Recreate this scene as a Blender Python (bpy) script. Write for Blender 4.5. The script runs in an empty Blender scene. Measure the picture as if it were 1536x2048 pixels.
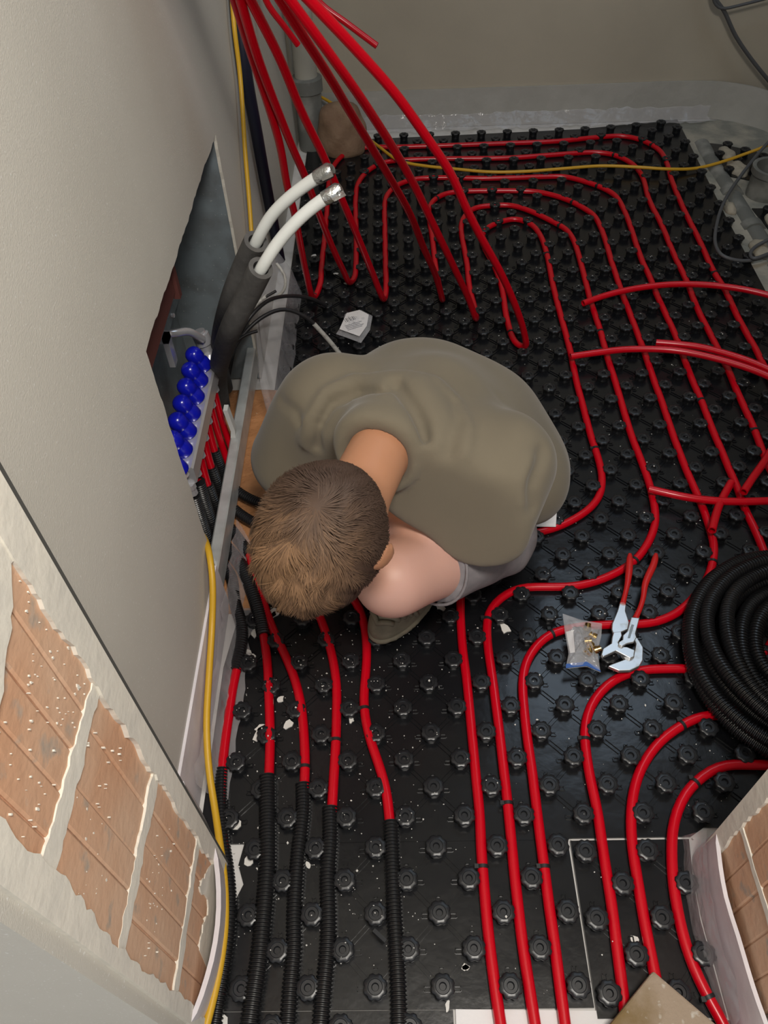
import bpy, bmesh, math, random
import numpy as np
from mathutils import Vector, Matrix
# ================================================================= camera, light, exposure
CAM_LOC = (0.1026, -0.875, 1.3474)
CAM_ROT = [(0.9995, 0.0228, 0.0204), (-0.0038, 0.7546, -0.6562), (-0.0304, 0.6558, 0.7543)]
LENS = 18.2332

scene = bpy.context.scene
COL = scene.collection
cam_data = bpy.data.cameras.new('camera'); cam = bpy.data.objects.new('camera', cam_data); COL.objects.link(cam)
cam_data.sensor_fit = 'VERTICAL'; cam_data.sensor_height = 24.0; cam_data.lens = LENS; cam_data.clip_start = .02
mw = Matrix([list(CAM_ROT[i]) + [CAM_LOC[i]] for i in range(3)] + [[0, 0, 0, 1]])
cam.matrix_world = mw; scene.camera = cam
vs = scene.view_settings
vs.view_transform = 'Standard'; vs.look = 'None'; vs.gamma = 1; vs.use_curve_mapping = False; vs.exposure = 0.15
world = bpy.data.worlds.new('world'); scene.world = world; world.use_nodes = True
world.node_tree.nodes['Background'].inputs[0].default_value = (.95, .97, 1.0, 1)
world.node_tree.nodes['Background'].inputs[1].default_value = .50
def area(name, loc, target, size, power, color, size_y=None):
    l = bpy.data.lights.new(name, 'AREA'); l.energy = power; l.color = color; l.size = size
    if size_y: l.shape = 'RECTANGLE'; l.size_y = size_y
    o = bpy.data.objects.new(name, l); COL.objects.link(o); o.location = loc
    o.rotation_euler = (Vector(target) - Vector(loc)).to_track_quat('-Z', 'Y').to_euler(); return o
area('hall_ceiling_lamp', (.35, -.95, 2.25), (.05, .0, .4), .35, 31, (1.0, .945, .87))
area('bathroom_ceiling_lamp', (1.05, 1.30, 2.47), (1.05, 1.30, 0), .90, 7.0, (.64, .81, 1.0))

# ================================================================= measured positions (metres)
LOOP1 = [[(-0.16, 0.6639, 0.9248), (-0.1546, 0.7129, 0.8307), (-0.1448, 0.7746, 0.7143), (-0.1395, 0.8212, 0.625), (-0.1394, 0.8429, 0.5822), (-0.1433, 0.8954, 0.477), (-0.1405, 0.9367, 0.3969), (-0.1426, 0.9903, 0.2902), (-0.1447, 1.0602, 0.1515), (-0.1415, 1.1379, -0.0004)], [(-0.1261, 1.1492, 0.009), (-0.1266, 1.2188, 0.009), (-0.1272, 1.3254, 0.009), (-0.1252, 1.5229, 0.009), (-0.1258, 1.6863, 0.009), (-0.1283, 1.8228, 0.009), (-0.1204, 1.9838, 0.009), (-0.0755, 2.1037, 0.009), (-0.0113, 2.1502, 0.009), (0.1351, 2.1482, 0.009), (0.2658, 2.1474, 0.009), (0.5055, 2.1493, 0.009), (0.7451, 2.1534, 0.009), (0.8921, 2.1753, 0.009), (0.998, 2.1784, 0.009), (1.0638, 2.13, 0.009), (1.1025, 2.053, 0.009), (1.1059, 1.9511, 0.009), (1.0913, 1.8172, 0.009), (1.0812, 1.6052, 0.009), (1.0799, 1.4131, 0.009), (1.0749, 1.225, 0.009), (1.0808, 1.1308, 0.009), (1.0771, 1.005, 0.009), (1.0785, 0.9174, 0.009), (1.0813, 0.8386, 0.009), (1.0801, 0.772, 0.009), (1.082, 0.6, 0.009), (1.086, 0.3, 0.009), (1.085, 0.05, 0.009), (1.05, -0.13, 0.009), (0.97, -0.26, 0.009), (0.88, -0.315, 0.009), (0.7264, -0.3178, 0.009), (0.6651, -0.3168, 0.009), (0.6346, -0.3262, 0.009), (0.6012, -0.3478, 0.009), (0.5703, -0.3785, 0.009), (0.5488, -0.4143, 0.009), (0.5345, -0.4592, 0.009), (0.5265, -0.4984, 0.009), (0.5219, -0.5455, 0.009), (0.522, -0.5965, 0.009), (0.5296, -0.6417, 0.009), (0.5432, -0.6822, 0.009), (0.5509, -0.7029, 0.009), (0.5589, -0.7355, 0.009)]]
LOOP2 = [[(-0.1453, 0.632, 0.9332), (-0.141, 0.6923, 0.8329), (-0.1308, 0.756, 0.7305), (-0.1249, 0.7868, 0.6816), (-0.1134, 0.8453, 0.589), (-0.0992, 0.9082, 0.4909), (-0.0851, 0.9898, 0.3603), (-0.0673, 1.0804, 0.2169), (-0.049, 1.1558, 0.1004), (-0.034, 1.2129, 0.0133)], [(-0.0265, 1.2082, 0.009), (-0.0213, 1.2547, 0.009), (-0.0186, 1.3545, 0.009), (-0.0229, 1.5721, 0.009), (-0.0281, 1.7436, 0.009), (-0.0198, 1.8719, 0.009), (0.0174, 1.9664, 0.009), (0.0731, 2.0229, 0.009), (0.1482, 2.038, 0.009), (0.3075, 2.0371, 0.009), (0.54, 2.0269, 0.009), (0.7283, 2.0424, 0.009), (0.8691, 2.0489, 0.009), (0.9294, 2.024, 0.009), (0.9789, 1.9519, 0.009), (0.9954, 1.8613, 0.009), (0.9811, 1.68, 0.009), (0.9841, 1.5125, 0.009), (0.9797, 1.3293, 0.009), (0.981, 1.189, 0.009), (0.9752, 1.027, 0.009), (0.9777, 0.9476, 0.009), (0.9802, 0.8674, 0.009), (0.9822, 0.753, 0.009), (0.9795, 0.678, 0.009), (0.9794, 0.6026, 0.009), (0.9785, 0.5201, 0.009), (0.9747, 0.4626, 0.009), (0.9722, 0.4073, 0.009), (0.985, 0.2, 0.009), (0.98, 0.04, 0.009), (0.945, -0.1, 0.009), (0.88, -0.195, 0.009), (0.8, -0.235, 0.009), (0.6876, -0.2234, 0.009), (0.6626, -0.222, 0.009), (0.6306, -0.2293, 0.009), (0.6058, -0.2415, 0.009), (0.571, -0.2621, 0.009), (0.5349, -0.2953, 0.009), (0.5046, -0.3374, 0.009), (0.4819, -0.3958, 0.009), (0.4725, -0.448, 0.009), (0.469, -0.5134, 0.009), (0.4669, -0.569, 0.009), (0.4666, -0.6274, 0.009), (0.4665, -0.6747, 0.009), (0.4678, -0.7231, 0.009)]]
LOOP3 = [[(-0.1285, 0.6319, 0.9327), (-0.0988, 0.6937, 0.8203), (-0.0769, 0.7525, 0.7065), (-0.0466, 0.8185, 0.5848), (-0.0166, 0.8934, 0.4421), (0.0114, 0.964, 0.3072), (0.044, 1.0496, 0.1424), (0.0696, 1.1185, 0.0092)], [(0.0756, 1.1185, 0.009), (0.0759, 1.1815, 0.009), (0.0751, 1.3146, 0.009), (0.0739, 1.5533, 0.009), (0.0746, 1.7123, 0.009), (0.0863, 1.7832, 0.009), (0.1282, 1.8508, 0.009), (0.1903, 1.8847, 0.009), (0.2612, 1.8895, 0.009), (0.3547, 1.8814, 0.009), (0.4154, 1.8735, 0.009), (0.5553, 1.8699, 0.009), (0.6487, 1.8709, 0.009), (0.7232, 1.8659, 0.009), (0.7733, 1.8346, 0.009), (0.8301, 1.7863, 0.009), (0.8717, 1.7222, 0.009), (0.8821, 1.6378, 0.009), (0.8821, 1.5249, 0.009), (0.8759, 1.3823, 0.009), (0.8739, 1.2804, 0.009), (0.8769, 1.2189, 0.009), (0.8764, 1.1125, 0.009), (0.879, 1.0193, 0.009), (0.8817, 0.9264, 0.009), (0.8803, 0.8386, 0.009), (0.8777, 0.7305, 0.009), (0.8794, 0.6351, 0.009), (0.8772, 0.5364, 0.009), (0.8784, 0.4591, 0.009), (0.8784, 0.394, 0.009), (0.8798, 0.3364, 0.009), (0.877, 0.2679, 0.009), (0.8806, 0.2225, 0.009), (0.881, 0.169, 0.009), (0.868, 0.02, 0.009), (0.84, -0.05, 0.009), (0.79, -0.105, 0.009), (0.72, -0.132, 0.009), (0.653, -0.1263, 0.009), (0.6038, -0.1253, 0.009), (0.5605, -0.1269, 0.009), (0.5254, -0.1358, 0.009), (0.4871, -0.1573, 0.009), (0.4573, -0.1868, 0.009), (0.4387, -0.2187, 0.009), (0.4281, -0.2538, 0.009), (0.4243, -0.2962, 0.009), (0.4237, -0.3397, 0.009), (0.4257, -0.395, 0.009), (0.4228, -0.464, 0.009), (0.4216, -0.5291, 0.009), (0.4183, -0.5893, 0.009), (0.4151, -0.6464, 0.009), (0.4117, -0.7019, 0.009), (0.4093, -0.7402, 0.009)]]
LOOP4 = [[(-0.0731, 0.5893, 0.9429), (-0.0446, 0.6299, 0.8743), (-0.0086, 0.6806, 0.7897), (0.0207, 0.724, 0.7147), (0.0594, 0.7806, 0.6175), (0.0986, 0.8382, 0.5184), (0.1436, 0.9071, 0.3969), (0.1785, 0.973, 0.2713), (0.2183, 1.0446, 0.1367), (0.2431, 1.1073, 0.011)], [(0.2445, 1.1051, 0.009), (0.2391, 1.1733, 0.009), (0.2323, 1.2834, 0.009), (0.2293, 1.4616, 0.009), (0.2248, 1.587, 0.009), (0.2264, 1.6646, 0.009), (0.2464, 1.7263, 0.009), (0.287, 1.7667, 0.009), (0.3318, 1.7802, 0.009), (0.4076, 1.7808, 0.009), (0.5439, 1.772, 0.009), (0.6057, 1.7622, 0.009), (0.6578, 1.7358, 0.009), (0.7129, 1.6899, 0.009), (0.7516, 1.6357, 0.009), (0.7756, 1.5904, 0.009), (0.7839, 1.5179, 0.009), (0.7841, 1.4238, 0.009), (0.7792, 1.2997, 0.009), (0.7776, 1.1914, 0.009), (0.777, 1.1148, 0.009), (0.7785, 1.0241, 0.009), (0.7794, 0.9287, 0.009), (0.7799, 0.8495, 0.009), (0.7784, 0.7305, 0.009), (0.7788, 0.6332, 0.009), (0.7772, 0.5382, 0.009), (0.7778, 0.4388, 0.009), (0.7803, 0.3665, 0.009), (0.7849, 0.2932, 0.009), (0.7845, 0.2267, 0.009), (0.7805, 0.1732, 0.009), (0.767, 0.1327, 0.009), (0.7509, 0.0975, 0.009), (0.7159, 0.0523, 0.009), (0.6803, 0.0173, 0.009), (0.6417, -0.0083, 0.009), (0.5965, -0.0227, 0.009), (0.5484, -0.0239, 0.009), (0.4995, -0.024, 0.009), (0.4346, -0.0307, 0.009), (0.3937, -0.0449, 0.009), (0.3611, -0.074, 0.009), (0.3378, -0.1124, 0.009), (0.328, -0.1541, 0.009), (0.3252, -0.2005, 0.009), (0.3237, -0.2644, 0.009), (0.3247, -0.3202, 0.009), (0.3237, -0.3935, 0.009), (0.3236, -0.4627, 0.009), (0.3233, -0.528, 0.009), (0.3239, -0.5883, 0.009), (0.3237, -0.6456, 0.009), (0.3238, -0.7012, 0.009), (0.3241, -0.7396, 0.009)]]
LOOP5 = [[(-0.0541, 0.5574, 0.9512), (-0.0189, 0.5929, 0.8867), (0.0394, 0.6526, 0.776), (0.07, 0.6848, 0.7139), (0.1055, 0.723, 0.6384), (0.1451, 0.7675, 0.5467), (0.1878, 0.8199, 0.4322), (0.2401, 0.8838, 0.2923), (0.3039, 0.9639, 0.1149), (0.3342, 1.0082, 0.011)], [(0.337, 1.006, 0.009), (0.336, 1.0652, 0.009), (0.3286, 1.1794, 0.009), (0.3306, 1.3095, 0.009), (0.3273, 1.4405, 0.009), (0.3267, 1.5255, 0.009), (0.34, 1.5967, 0.009), (0.384, 1.6618, 0.009), (0.452, 1.6748, 0.009), (0.5099, 1.6712, 0.009), (0.5633, 1.6336, 0.009), (0.6261, 1.563, 0.009), (0.6698, 1.5022, 0.009), (0.6835, 1.4357, 0.009), (0.6848, 1.3661, 0.009), (0.6832, 1.2821, 0.009), (0.68, 1.1749, 0.009), (0.6776, 1.0941, 0.009), (0.6783, 1.0093, 0.009), (0.6789, 0.9356, 0.009), (0.6768, 0.8651, 0.009), (0.6761, 0.7911, 0.009), (0.6771, 0.7285, 0.009), (0.6759, 0.6199, 0.009), (0.6761, 0.5132, 0.009), (0.6806, 0.4337, 0.009), (0.6829, 0.3601, 0.009), (0.6798, 0.2965, 0.009), (0.6716, 0.246, 0.009), (0.6527, 0.202, 0.009), (0.6234, 0.1583, 0.009), (0.5921, 0.1267, 0.009), (0.5535, 0.1027, 0.009), (0.51, 0.083, 0.009), (0.4612, 0.0715, 0.009), (0.3999, 0.0717, 0.009), (0.3498, 0.0705, 0.009), (0.3067, 0.0463, 0.009), (0.2847, 0.0208, 0.009), (0.274, -0.0068, 0.009), (0.2705, -0.0456, 0.009), (0.2704, -0.0899, 0.009), (0.2726, -0.1381, 0.009), (0.2736, -0.1873, 0.009), (0.2745, -0.2345, 0.009), (0.275, -0.2824, 0.009), (0.2753, -0.3391, 0.009), (0.2756, -0.3928, 0.009), (0.2746, -0.462, 0.009), (0.2744, -0.5274, 0.009), (0.2751, -0.5878, 0.009), (0.2778, -0.6452, 0.009), (0.2809, -0.7008, 0.009), (0.2836, -0.7393, 0.009)]]
LOOP6 = [[(-0.0155, 0.4724, 0.9738), (0.0486, 0.52, 0.8888), (0.1108, 0.5663, 0.802), (0.1655, 0.6082, 0.7115), (0.2176, 0.6489, 0.6194), (0.2591, 0.6858, 0.52), (0.3007, 0.721, 0.4296), (0.3544, 0.7655, 0.3185), (0.4058, 0.8112, 0.1957), (0.4453, 0.8509, 0.0817), (0.4589, 0.8721, 0.0161)], [(0.4532, 0.8638, 0.009), (0.4387, 0.8936, 0.009), (0.4278, 0.9447, 0.009), (0.4234, 1.0361, 0.009), (0.4258, 1.1718, 0.009), (0.416, 1.2878, 0.009), (0.3947, 1.3972, 0.009), (0.3888, 1.4587, 0.009), (0.409, 1.5207, 0.009), (0.4453, 1.5541, 0.009), (0.5131, 1.5797, 0.009), (0.5575, 1.5475, 0.009), (0.5806, 1.4726, 0.009), (0.5863, 1.3627, 0.009), (0.5802, 1.18, 0.009), (0.5795, 1.046, 0.009), (0.5806, 0.9331, 0.009), (0.5804, 0.845, 0.009), (0.5762, 0.7367, 0.009), (0.5766, 0.6237, 0.009), (0.5772, 0.5132, 0.009), (0.5807, 0.4456, 0.009), (0.5788, 0.3844, 0.009), (0.5636, 0.3277, 0.009), (0.5361, 0.2887, 0.009), (0.4935, 0.2557, 0.009), (0.4498, 0.2322, 0.009), (0.407, 0.219, 0.009), (0.3663, 0.2102, 0.009), (0.309, 0.1864, 0.009), (0.2621, 0.1464, 0.009), (0.2351, 0.1005, 0.009), (0.2238, 0.0433, 0.009), (0.2205, -0.0198, 0.009), (0.2203, -0.0799, 0.009), (0.223, -0.1371, 0.009), (0.2237, -0.1915, 0.009), (0.2244, -0.2433, 0.009), (0.225, -0.2928, 0.009), (0.2255, -0.341, 0.009), (0.2264, -0.3921, 0.009), (0.2239, -0.4613, 0.009), (0.2238, -0.5268, 0.009), (0.2245, -0.5873, 0.009), (0.2274, -0.6447, 0.009), (0.2314, -0.7004, 0.009), (0.2345, -0.739, 0.009)]]
END_A = [(-0.0941, 1.6043, 0.6593), (-0.0198, 1.5921, 0.6069), (0.068, 1.5631, 0.5529)]
END_B = [(-0.2284, 1.5472, 0.6795), (-0.1909, 1.5546, 0.6187), (-0.1552, 1.5661, 0.5615)]
RED_L1 = [(-0.2265, -0.1098, 0.012), (-0.2248, -0.1551, 0.012), (-0.2249, -0.2067, 0.012), (-0.2254, -0.2608, 0.012), (-0.2246, -0.3142, 0.012)]
SLV_L1 = [(-0.2249, -0.3109, 0.013), (-0.2192, -0.3663, 0.013), (-0.2059, -0.4336, 0.013), (-0.1904, -0.4891, 0.013), (-0.1796, -0.5486, 0.013), (-0.1786, -0.6045, 0.013), (-0.1816, -0.6508, 0.013), (-0.1836, -0.7008, 0.013)]
UP_L1 = [(-0.312, 0.18, 0.2), (-0.311, 0.176, 0.12), (-0.304, 0.165, 0.06), (-0.285, 0.145, 0.028), (-0.258, 0.105, 0.024), (-0.2431, 0.0424, 0.018), (-0.2221, -0.0169, 0.015), (-0.2189, -0.063, 0.014), (-0.2247, -0.1148, 0.013)]
RED_L2 = [(-0.1775, -0.0314, 0.012), (-0.1668, -0.08, 0.012), (-0.1527, -0.1775, 0.012), (-0.1434, -0.2575, 0.012), (-0.1368, -0.3292, 0.012)]
SLV_L2 = [(-0.1414, -0.325, 0.013), (-0.1342, -0.4017, 0.013), (-0.128, -0.4666, 0.013), (-0.1263, -0.5274, 0.013), (-0.1268, -0.5706, 0.013), (-0.1272, -0.6118, 0.013), (-0.1303, -0.6544, 0.013), (-0.1334, -0.7012, 0.013)]
UP_L2 = [(-0.312, 0.2275, 0.19), (-0.311, 0.222, 0.12), (-0.302, 0.21, 0.055), (-0.28, 0.185, 0.028), (-0.24, 0.135, 0.022), (-0.2093, 0.0668, 0.018), (-0.1898, 0.013, 0.014), (-0.1768, -0.0367, 0.013)]
RED_L3 = [(-0.1777, 0.0239, 0.012), (-0.1565, -0.0284, 0.012), (-0.1301, -0.0808, 0.012), (-0.1064, -0.1362, 0.012), (-0.0913, -0.1889, 0.012), (-0.0818, -0.2489, 0.012), (-0.077, -0.2964, 0.012), (-0.0768, -0.3418, 0.012)]
SLV_L3 = [(-0.0785, -0.3404, 0.013), (-0.0747, -0.3856, 0.013), (-0.0777, -0.4434, 0.013), (-0.0788, -0.4981, 0.013), (-0.0783, -0.5498, 0.013), (-0.0748, -0.5988, 0.013), (-0.0764, -0.6387, 0.013), (-0.0767, -0.7016, 0.013)]
UP_L3 = [(-0.312, 0.28, 0.225), (-0.312, 0.275, 0.13), (-0.3, 0.262, 0.06), (-0.275, 0.235, 0.03), (-0.225, 0.165, 0.022), (-0.2157, 0.1255, 0.018), (-0.1944, 0.0692, 0.014), (-0.1807, 0.0326, 0.012)]
RED_L4 = [(-0.0654, 0.0065, 0.012), (-0.0501, -0.0367, 0.012), (-0.0348, -0.094, 0.012), (-0.026, -0.1485, 0.012), (-0.0237, -0.2105, 0.012), (-0.0231, -0.2786, 0.012), (-0.0245, -0.3337, 0.012), (-0.0259, -0.386, 0.012)]
SLV_L4 = [(-0.0286, -0.3821, 0.013), (-0.026, -0.4442, 0.013), (-0.0281, -0.4911, 0.013), (-0.0239, -0.5504, 0.013), (-0.0233, -0.5993, 0.013), (-0.0265, -0.6457, 0.013), (-0.0297, -0.702, 0.013)]
UP_L4 = [(-0.312, 0.3325, 0.225), (-0.312, 0.328, 0.13), (-0.3, 0.315, 0.06), (-0.27, 0.285, 0.032), (-0.205, 0.235, 0.028), (-0.1809, 0.2197, 0.02), (-0.1132, 0.1125, 0.014), (-0.0772, 0.0362, 0.012)]
RED_L5 = [(0.0011, 0.0518, 0.012), (0.0183, 0.0155, 0.012), (0.0292, -0.0385, 0.012), (0.0309, -0.1065, 0.012), (0.0268, -0.1654, 0.012), (0.0283, -0.2065, 0.012), (0.0408, -0.2655, 0.012), (0.0553, -0.3078, 0.012), (0.0675, -0.3529, 0.012), (0.0765, -0.4127, 0.012)]
SLV_L5 = [(0.0757, -0.4072, 0.013), (0.0769, -0.4535, 0.013), (0.078, -0.5, 0.013), (0.0804, -0.5658, 0.013), (0.0828, -0.6139, 0.013), (0.0843, -0.6595, 0.013), (0.0843, -0.7028, 0.013)]
UP_L5 = [(-0.312, 0.385, 0.225), (-0.312, 0.38, 0.13), (-0.3, 0.365, 0.06), (-0.265, 0.335, 0.034), (-0.19, 0.29, 0.03), (-0.1436, 0.2403, 0.02), (-0.0623, 0.165, 0.014), (-0.0167, 0.0918, 0.012)]
LOOSE1 = [(0.6434, 1.046, 0.034), (0.6887, 1.0683, 0.036), (0.7717, 1.0932, 0.042), (0.9026, 1.105, 0.05), (1.0389, 1.0826, 0.055), (1.1592, 1.0312, 0.055), (1.2721, 0.9368, 0.05)]
LOOSE2 = [(0.5688, 0.8043, 0.034), (0.6347, 0.8114, 0.038), (0.715, 0.8178, 0.042), (0.8409, 0.7974, 0.05), (0.9547, 0.7418, 0.055), (1.0443, 0.6773, 0.055), (1.1368, 0.5687, 0.05)]
LOOSE3 = [(0.8021, 0.8405, 0.045), (0.8604, 0.8225, 0.05), (0.9068, 0.8029, 0.055), (0.9931, 0.7462, 0.06), (1.0496, 0.6988, 0.06), (1.1504, 0.6055, 0.05)]
LOOSE4 = [(0.6688, 0.3204, 0.032), (0.7111, 0.3019, 0.034), (0.7523, 0.2885, 0.034), (0.8263, 0.2757, 0.034), (0.9206, 0.2743, 0.034), (1.0368, 0.2796, 0.034)]
LOOSE5 = [(0.769, 0.1844, 0.045), (0.7878, 0.2234, 0.04), (0.8151, 0.2733, 0.032), (0.8585, 0.3363, 0.03)]
LOOSE6 = [(0.8688, 0.2929, 0.045), (0.9036, 0.3376, 0.042), (0.9492, 0.3929, 0.036), (1.0197, 0.4875, 0.03)]
YEL_WALL = [(-0.25, 1.2518, 0.9171), (-0.25, 1.1788, 0.8224), (-0.25, 1.1276, 0.7483), (-0.25, 1.1037, 0.6512), (-0.25, 1.0118, 0.5169), (-0.25, 0.9524, 0.409), (-0.25, 0.8977, 0.3331), (-0.25, 0.807, 0.2636)]
YEL_FAR = [(-0.2481, 2.32, 0.2684), (-0.2433, 2.32, 0.1771), (-0.1484, 2.28, 0.1422), (-0.0683, 2.22, 0.1085), (0.0005, 2.2149, 0.03), (0.0588, 2.1066, 0.028), (0.1327, 1.9918, 0.027), (0.2233, 1.9456, 0.027), (0.313, 1.9198, 0.027), (0.4546, 1.8831, 0.027), (0.5795, 1.8784, 0.027), (0.7246, 1.8917, 0.027), (0.8518, 1.9023, 0.027), (0.9737, 1.8862, 0.027), (1.0774, 1.8701, 0.024), (1.1927, 1.8915, 0.012), (1.2862, 1.9147, 0.02), (1.3794, 1.9426, 0.035), (1.4304, 1.9496, 0.05), (1.5009, 1.9678, 0.07)]
YEL_NEAR = [(-0.3, 0.1159, 0.1667), (-0.278, 0.0778, 0.1877), (-0.256, 0.024, 0.21), (-0.248, -0.0212, 0.1848), (-0.2508, -0.0842, 0.13), (-0.2499, -0.1716, 0.1), (-0.247, -0.2566, 0.075), (-0.2373, -0.328, 0.05), (-0.2212, -0.3911, 0.034), (-0.205, -0.4485, 0.034), (-0.1894, -0.5101, 0.034), (-0.1811, -0.5678, 0.034), (-0.1809, -0.6154, 0.034), (-0.1851, -0.6605, 0.034), (-0.192, -0.7034, 0.034)]
HOSE = [(-0.246, 1.2624, 0.8779), (-0.246, 1.2088, 0.7948), (-0.246, 1.1743, 0.7235), (-0.246, 1.1627, 0.63), (-0.246, 1.1874, 0.4897), (-0.246, 1.2071, 0.3621), (-0.246, 1.2378, 0.2151), (-0.246, 1.2675, 0.0689)]
CAB_A = [(-0.3438, 0.692, 0.06), (-0.3287, 0.7125, 0.1), (-0.2967, 0.7352, 0.16), (-0.238, 0.7777, 0.2), (-0.178, 0.8158, 0.2), (-0.1186, 0.8225, 0.16), (-0.084, 0.8208, 0.11)]
CAB_A2 = [(-0.109, 0.8188, 0.15), (-0.0812, 0.8163, 0.11), (-0.0579, 0.8169, 0.07), (-0.0366, 0.8161, 0.03)]
CAB_B = [(-0.3549, 0.6454, 0.05), (-0.3442, 0.6294, 0.12), (-0.3135, 0.6367, 0.19), (-0.2845, 0.6503, 0.22)]
CAB_B2 = [(-0.2861, 0.6445, 0.22), (-0.2625, 0.6584, 0.235), (-0.227, 0.6697, 0.24)]
CAB_C = [(-0.3359, 0.7118, 0.06), (-0.312, 0.7448, 0.13), (-0.2716, 0.7623, 0.2), (-0.2263, 0.817, 0.22), (-0.1678, 0.9487, 0.15), (-0.1231, 1.0174, 0.09), (-0.0983, 1.0607, 0.04)]
CAB_D = [(-0.2128, 0.9973, 0.22), (-0.1909, 0.9774, 0.2), (-0.1911, 0.9668, 0.17), (-0.2117, 0.9708, 0.14), (-0.2487, 0.9692, 0.12)]
CAB_E = [(-0.3086, 0.7521, 0.14), (-0.2792, 0.7522, 0.2), (-0.2526, 0.7819, 0.23), (-0.2194, 0.8152, 0.24)]
CAB_E2 = [(-0.2215, 0.8109, 0.24), (-0.196, 0.8284, 0.245)]
CAB_TOP1 = [(1.1706, 2.3, 0.5581), (1.2642, 2.3, 0.4218), (1.3001, 2.3, 0.3896), (1.3661, 2.3, 0.3076), (1.4453, 2.3, 0.2302), (1.5392, 2.3, 0.1492), (1.6428, 2.3, 0.0646)]
CAB_TOP2 = [(1.2225, 2.29, 0.5446), (1.2376, 2.29, 0.4558), (1.2557, 2.29, 0.4172), (1.2865, 2.29, 0.3961), (1.334, 2.29, 0.4024), (1.4001, 2.29, 0.4157), (1.4816, 2.29, 0.433)]
CAB_GREY = [(1.4874, 1.9187, 0.16), (1.421, 1.8846, 0.1), (1.3187, 1.7697, 0.06), (1.2129, 1.6146, 0.035), (1.1439, 1.4647, 0.03), (1.1071, 1.345, 0.03), (1.1104, 1.281, 0.03), (1.1624, 1.2665, 0.02), (1.2265, 1.2772, 0.02), (1.2933, 1.3054, 0.03)]
CAB_GREY2 = [(1.3118, 1.3817, 0.05), (1.2716, 1.3566, 0.035), (1.2327, 1.3407, 0.025), (1.2045, 1.3066, 0.022), (1.1964, 1.2593, 0.03), (1.25, 1.2848, 0.03)]
WHITE1 = [(-0.1437, 0.3237, 0.6337), (-0.1257, 0.3206, 0.6703), (-0.1, 0.3207, 0.7094), (-0.061, 0.3181, 0.7459), (-0.0265, 0.3165, 0.7701), (0.003, 0.3091, 0.7894)]
WHITE2 = [(-0.1324, 0.2651, 0.6222), (-0.1116, 0.2514, 0.6627), (-0.0818, 0.2635, 0.699), (-0.0434, 0.274, 0.7336), (-0.0106, 0.2838, 0.7545), (0.0154, 0.2858, 0.7688)]
FOAM1 = [(-0.34, 0.68, 0.06), (-0.325, 0.63, 0.18), (-0.2009, 0.3671, 0.5272), (-0.1582, 0.3442, 0.6122), (-0.1274, 0.32, 0.6698)]
FOAM2 = [(-0.335, 0.6, 0.07), (-0.312, 0.545, 0.2), (-0.1929, 0.3071, 0.5145), (-0.1485, 0.2786, 0.5946), (-0.1132, 0.2508, 0.6623)]
PL_ARMA = [(0.5395, 0.0099, 0.036), (0.5504, 0.0052, 0.036), (0.5455, -0.0117, 0.036), (0.5474, -0.0381, 0.036), (0.542, -0.0535, 0.036), (0.5276, -0.06, 0.036), (0.5115, -0.0681, 0.036), (0.5108, -0.0527, 0.036), (0.5139, -0.0407, 0.036), (0.53, -0.0113, 0.036)]
PL_JAWU = [(0.5116, -0.0627, 0.041), (0.5262, -0.0617, 0.041), (0.5257, -0.0715, 0.041), (0.5155, -0.0863, 0.041), (0.5167, -0.0946, 0.041), (0.5305, -0.0966, 0.041), (0.5433, -0.1034, 0.041), (0.5388, -0.118, 0.041), (0.5311, -0.121, 0.041), (0.5077, -0.1043, 0.041), (0.4812, -0.1167, 0.041), (0.4786, -0.1118, 0.041), (0.4845, -0.0989, 0.041), (0.5024, -0.0877, 0.041), (0.5067, -0.0728, 0.041)]
PL_ARMB = [(0.5505, -0.0331, 0.047), (0.5661, -0.0352, 0.047), (0.5505, -0.0708, 0.047), (0.5508, -0.0792, 0.047), (0.5437, -0.089, 0.047), (0.5303, -0.092, 0.047), (0.519, -0.0983, 0.047), (0.5137, -0.0933, 0.047), (0.5154, -0.0883, 0.047), (0.5235, -0.0835, 0.047), (0.5262, -0.0736, 0.047), (0.5358, -0.0654, 0.047)]
PL_JAWL = [(0.5556, -0.0706, 0.033), (0.5627, -0.0941, 0.033), (0.5559, -0.1218, 0.033), (0.5468, -0.1344, 0.033), (0.5282, -0.1428, 0.033), (0.5071, -0.1431, 0.033), (0.4887, -0.1332, 0.033), (0.4942, -0.1301, 0.033), (0.5232, -0.1194, 0.033), (0.5184, -0.108, 0.033), (0.5341, -0.1148, 0.033), (0.5394, -0.1166, 0.033), (0.546, -0.0987, 0.033), (0.551, -0.0856, 0.033), (0.5495, -0.0755, 0.033)]
PL_SLOT = [(0.5476, -0.0493, 0.048), (0.5523, -0.0511, 0.048), (0.538, -0.0812, 0.048), (0.533, -0.081, 0.048)]
PL_H1 = [(0.5841, 0.1302, 0.04), (0.5788, 0.1076, 0.04), (0.571, 0.0788, 0.04), (0.5621, 0.0507, 0.04), (0.5534, 0.0287, 0.04), (0.5437, 0.0053, 0.04)]
PL_H2 = [(0.6384, 0.1287, 0.04), (0.6277, 0.1024, 0.04), (0.6105, 0.0739, 0.04), (0.5975, 0.0498, 0.04), (0.588, 0.0205, 0.04), (0.5765, -0.0045, 0.04), (0.5608, -0.0305, 0.04)]
BAG = [(0.4241, -0.0063, 0.035), (0.4614, -0.0232, 0.035), (0.4983, -0.031, 0.035), (0.4914, -0.0602, 0.035), (0.478, -0.0935, 0.035), (0.475, -0.1404, 0.035), (0.4507, -0.1271, 0.035), (0.4105, -0.1311, 0.035), (0.4216, -0.0972, 0.035), (0.4218, -0.05, 0.035)]
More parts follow.
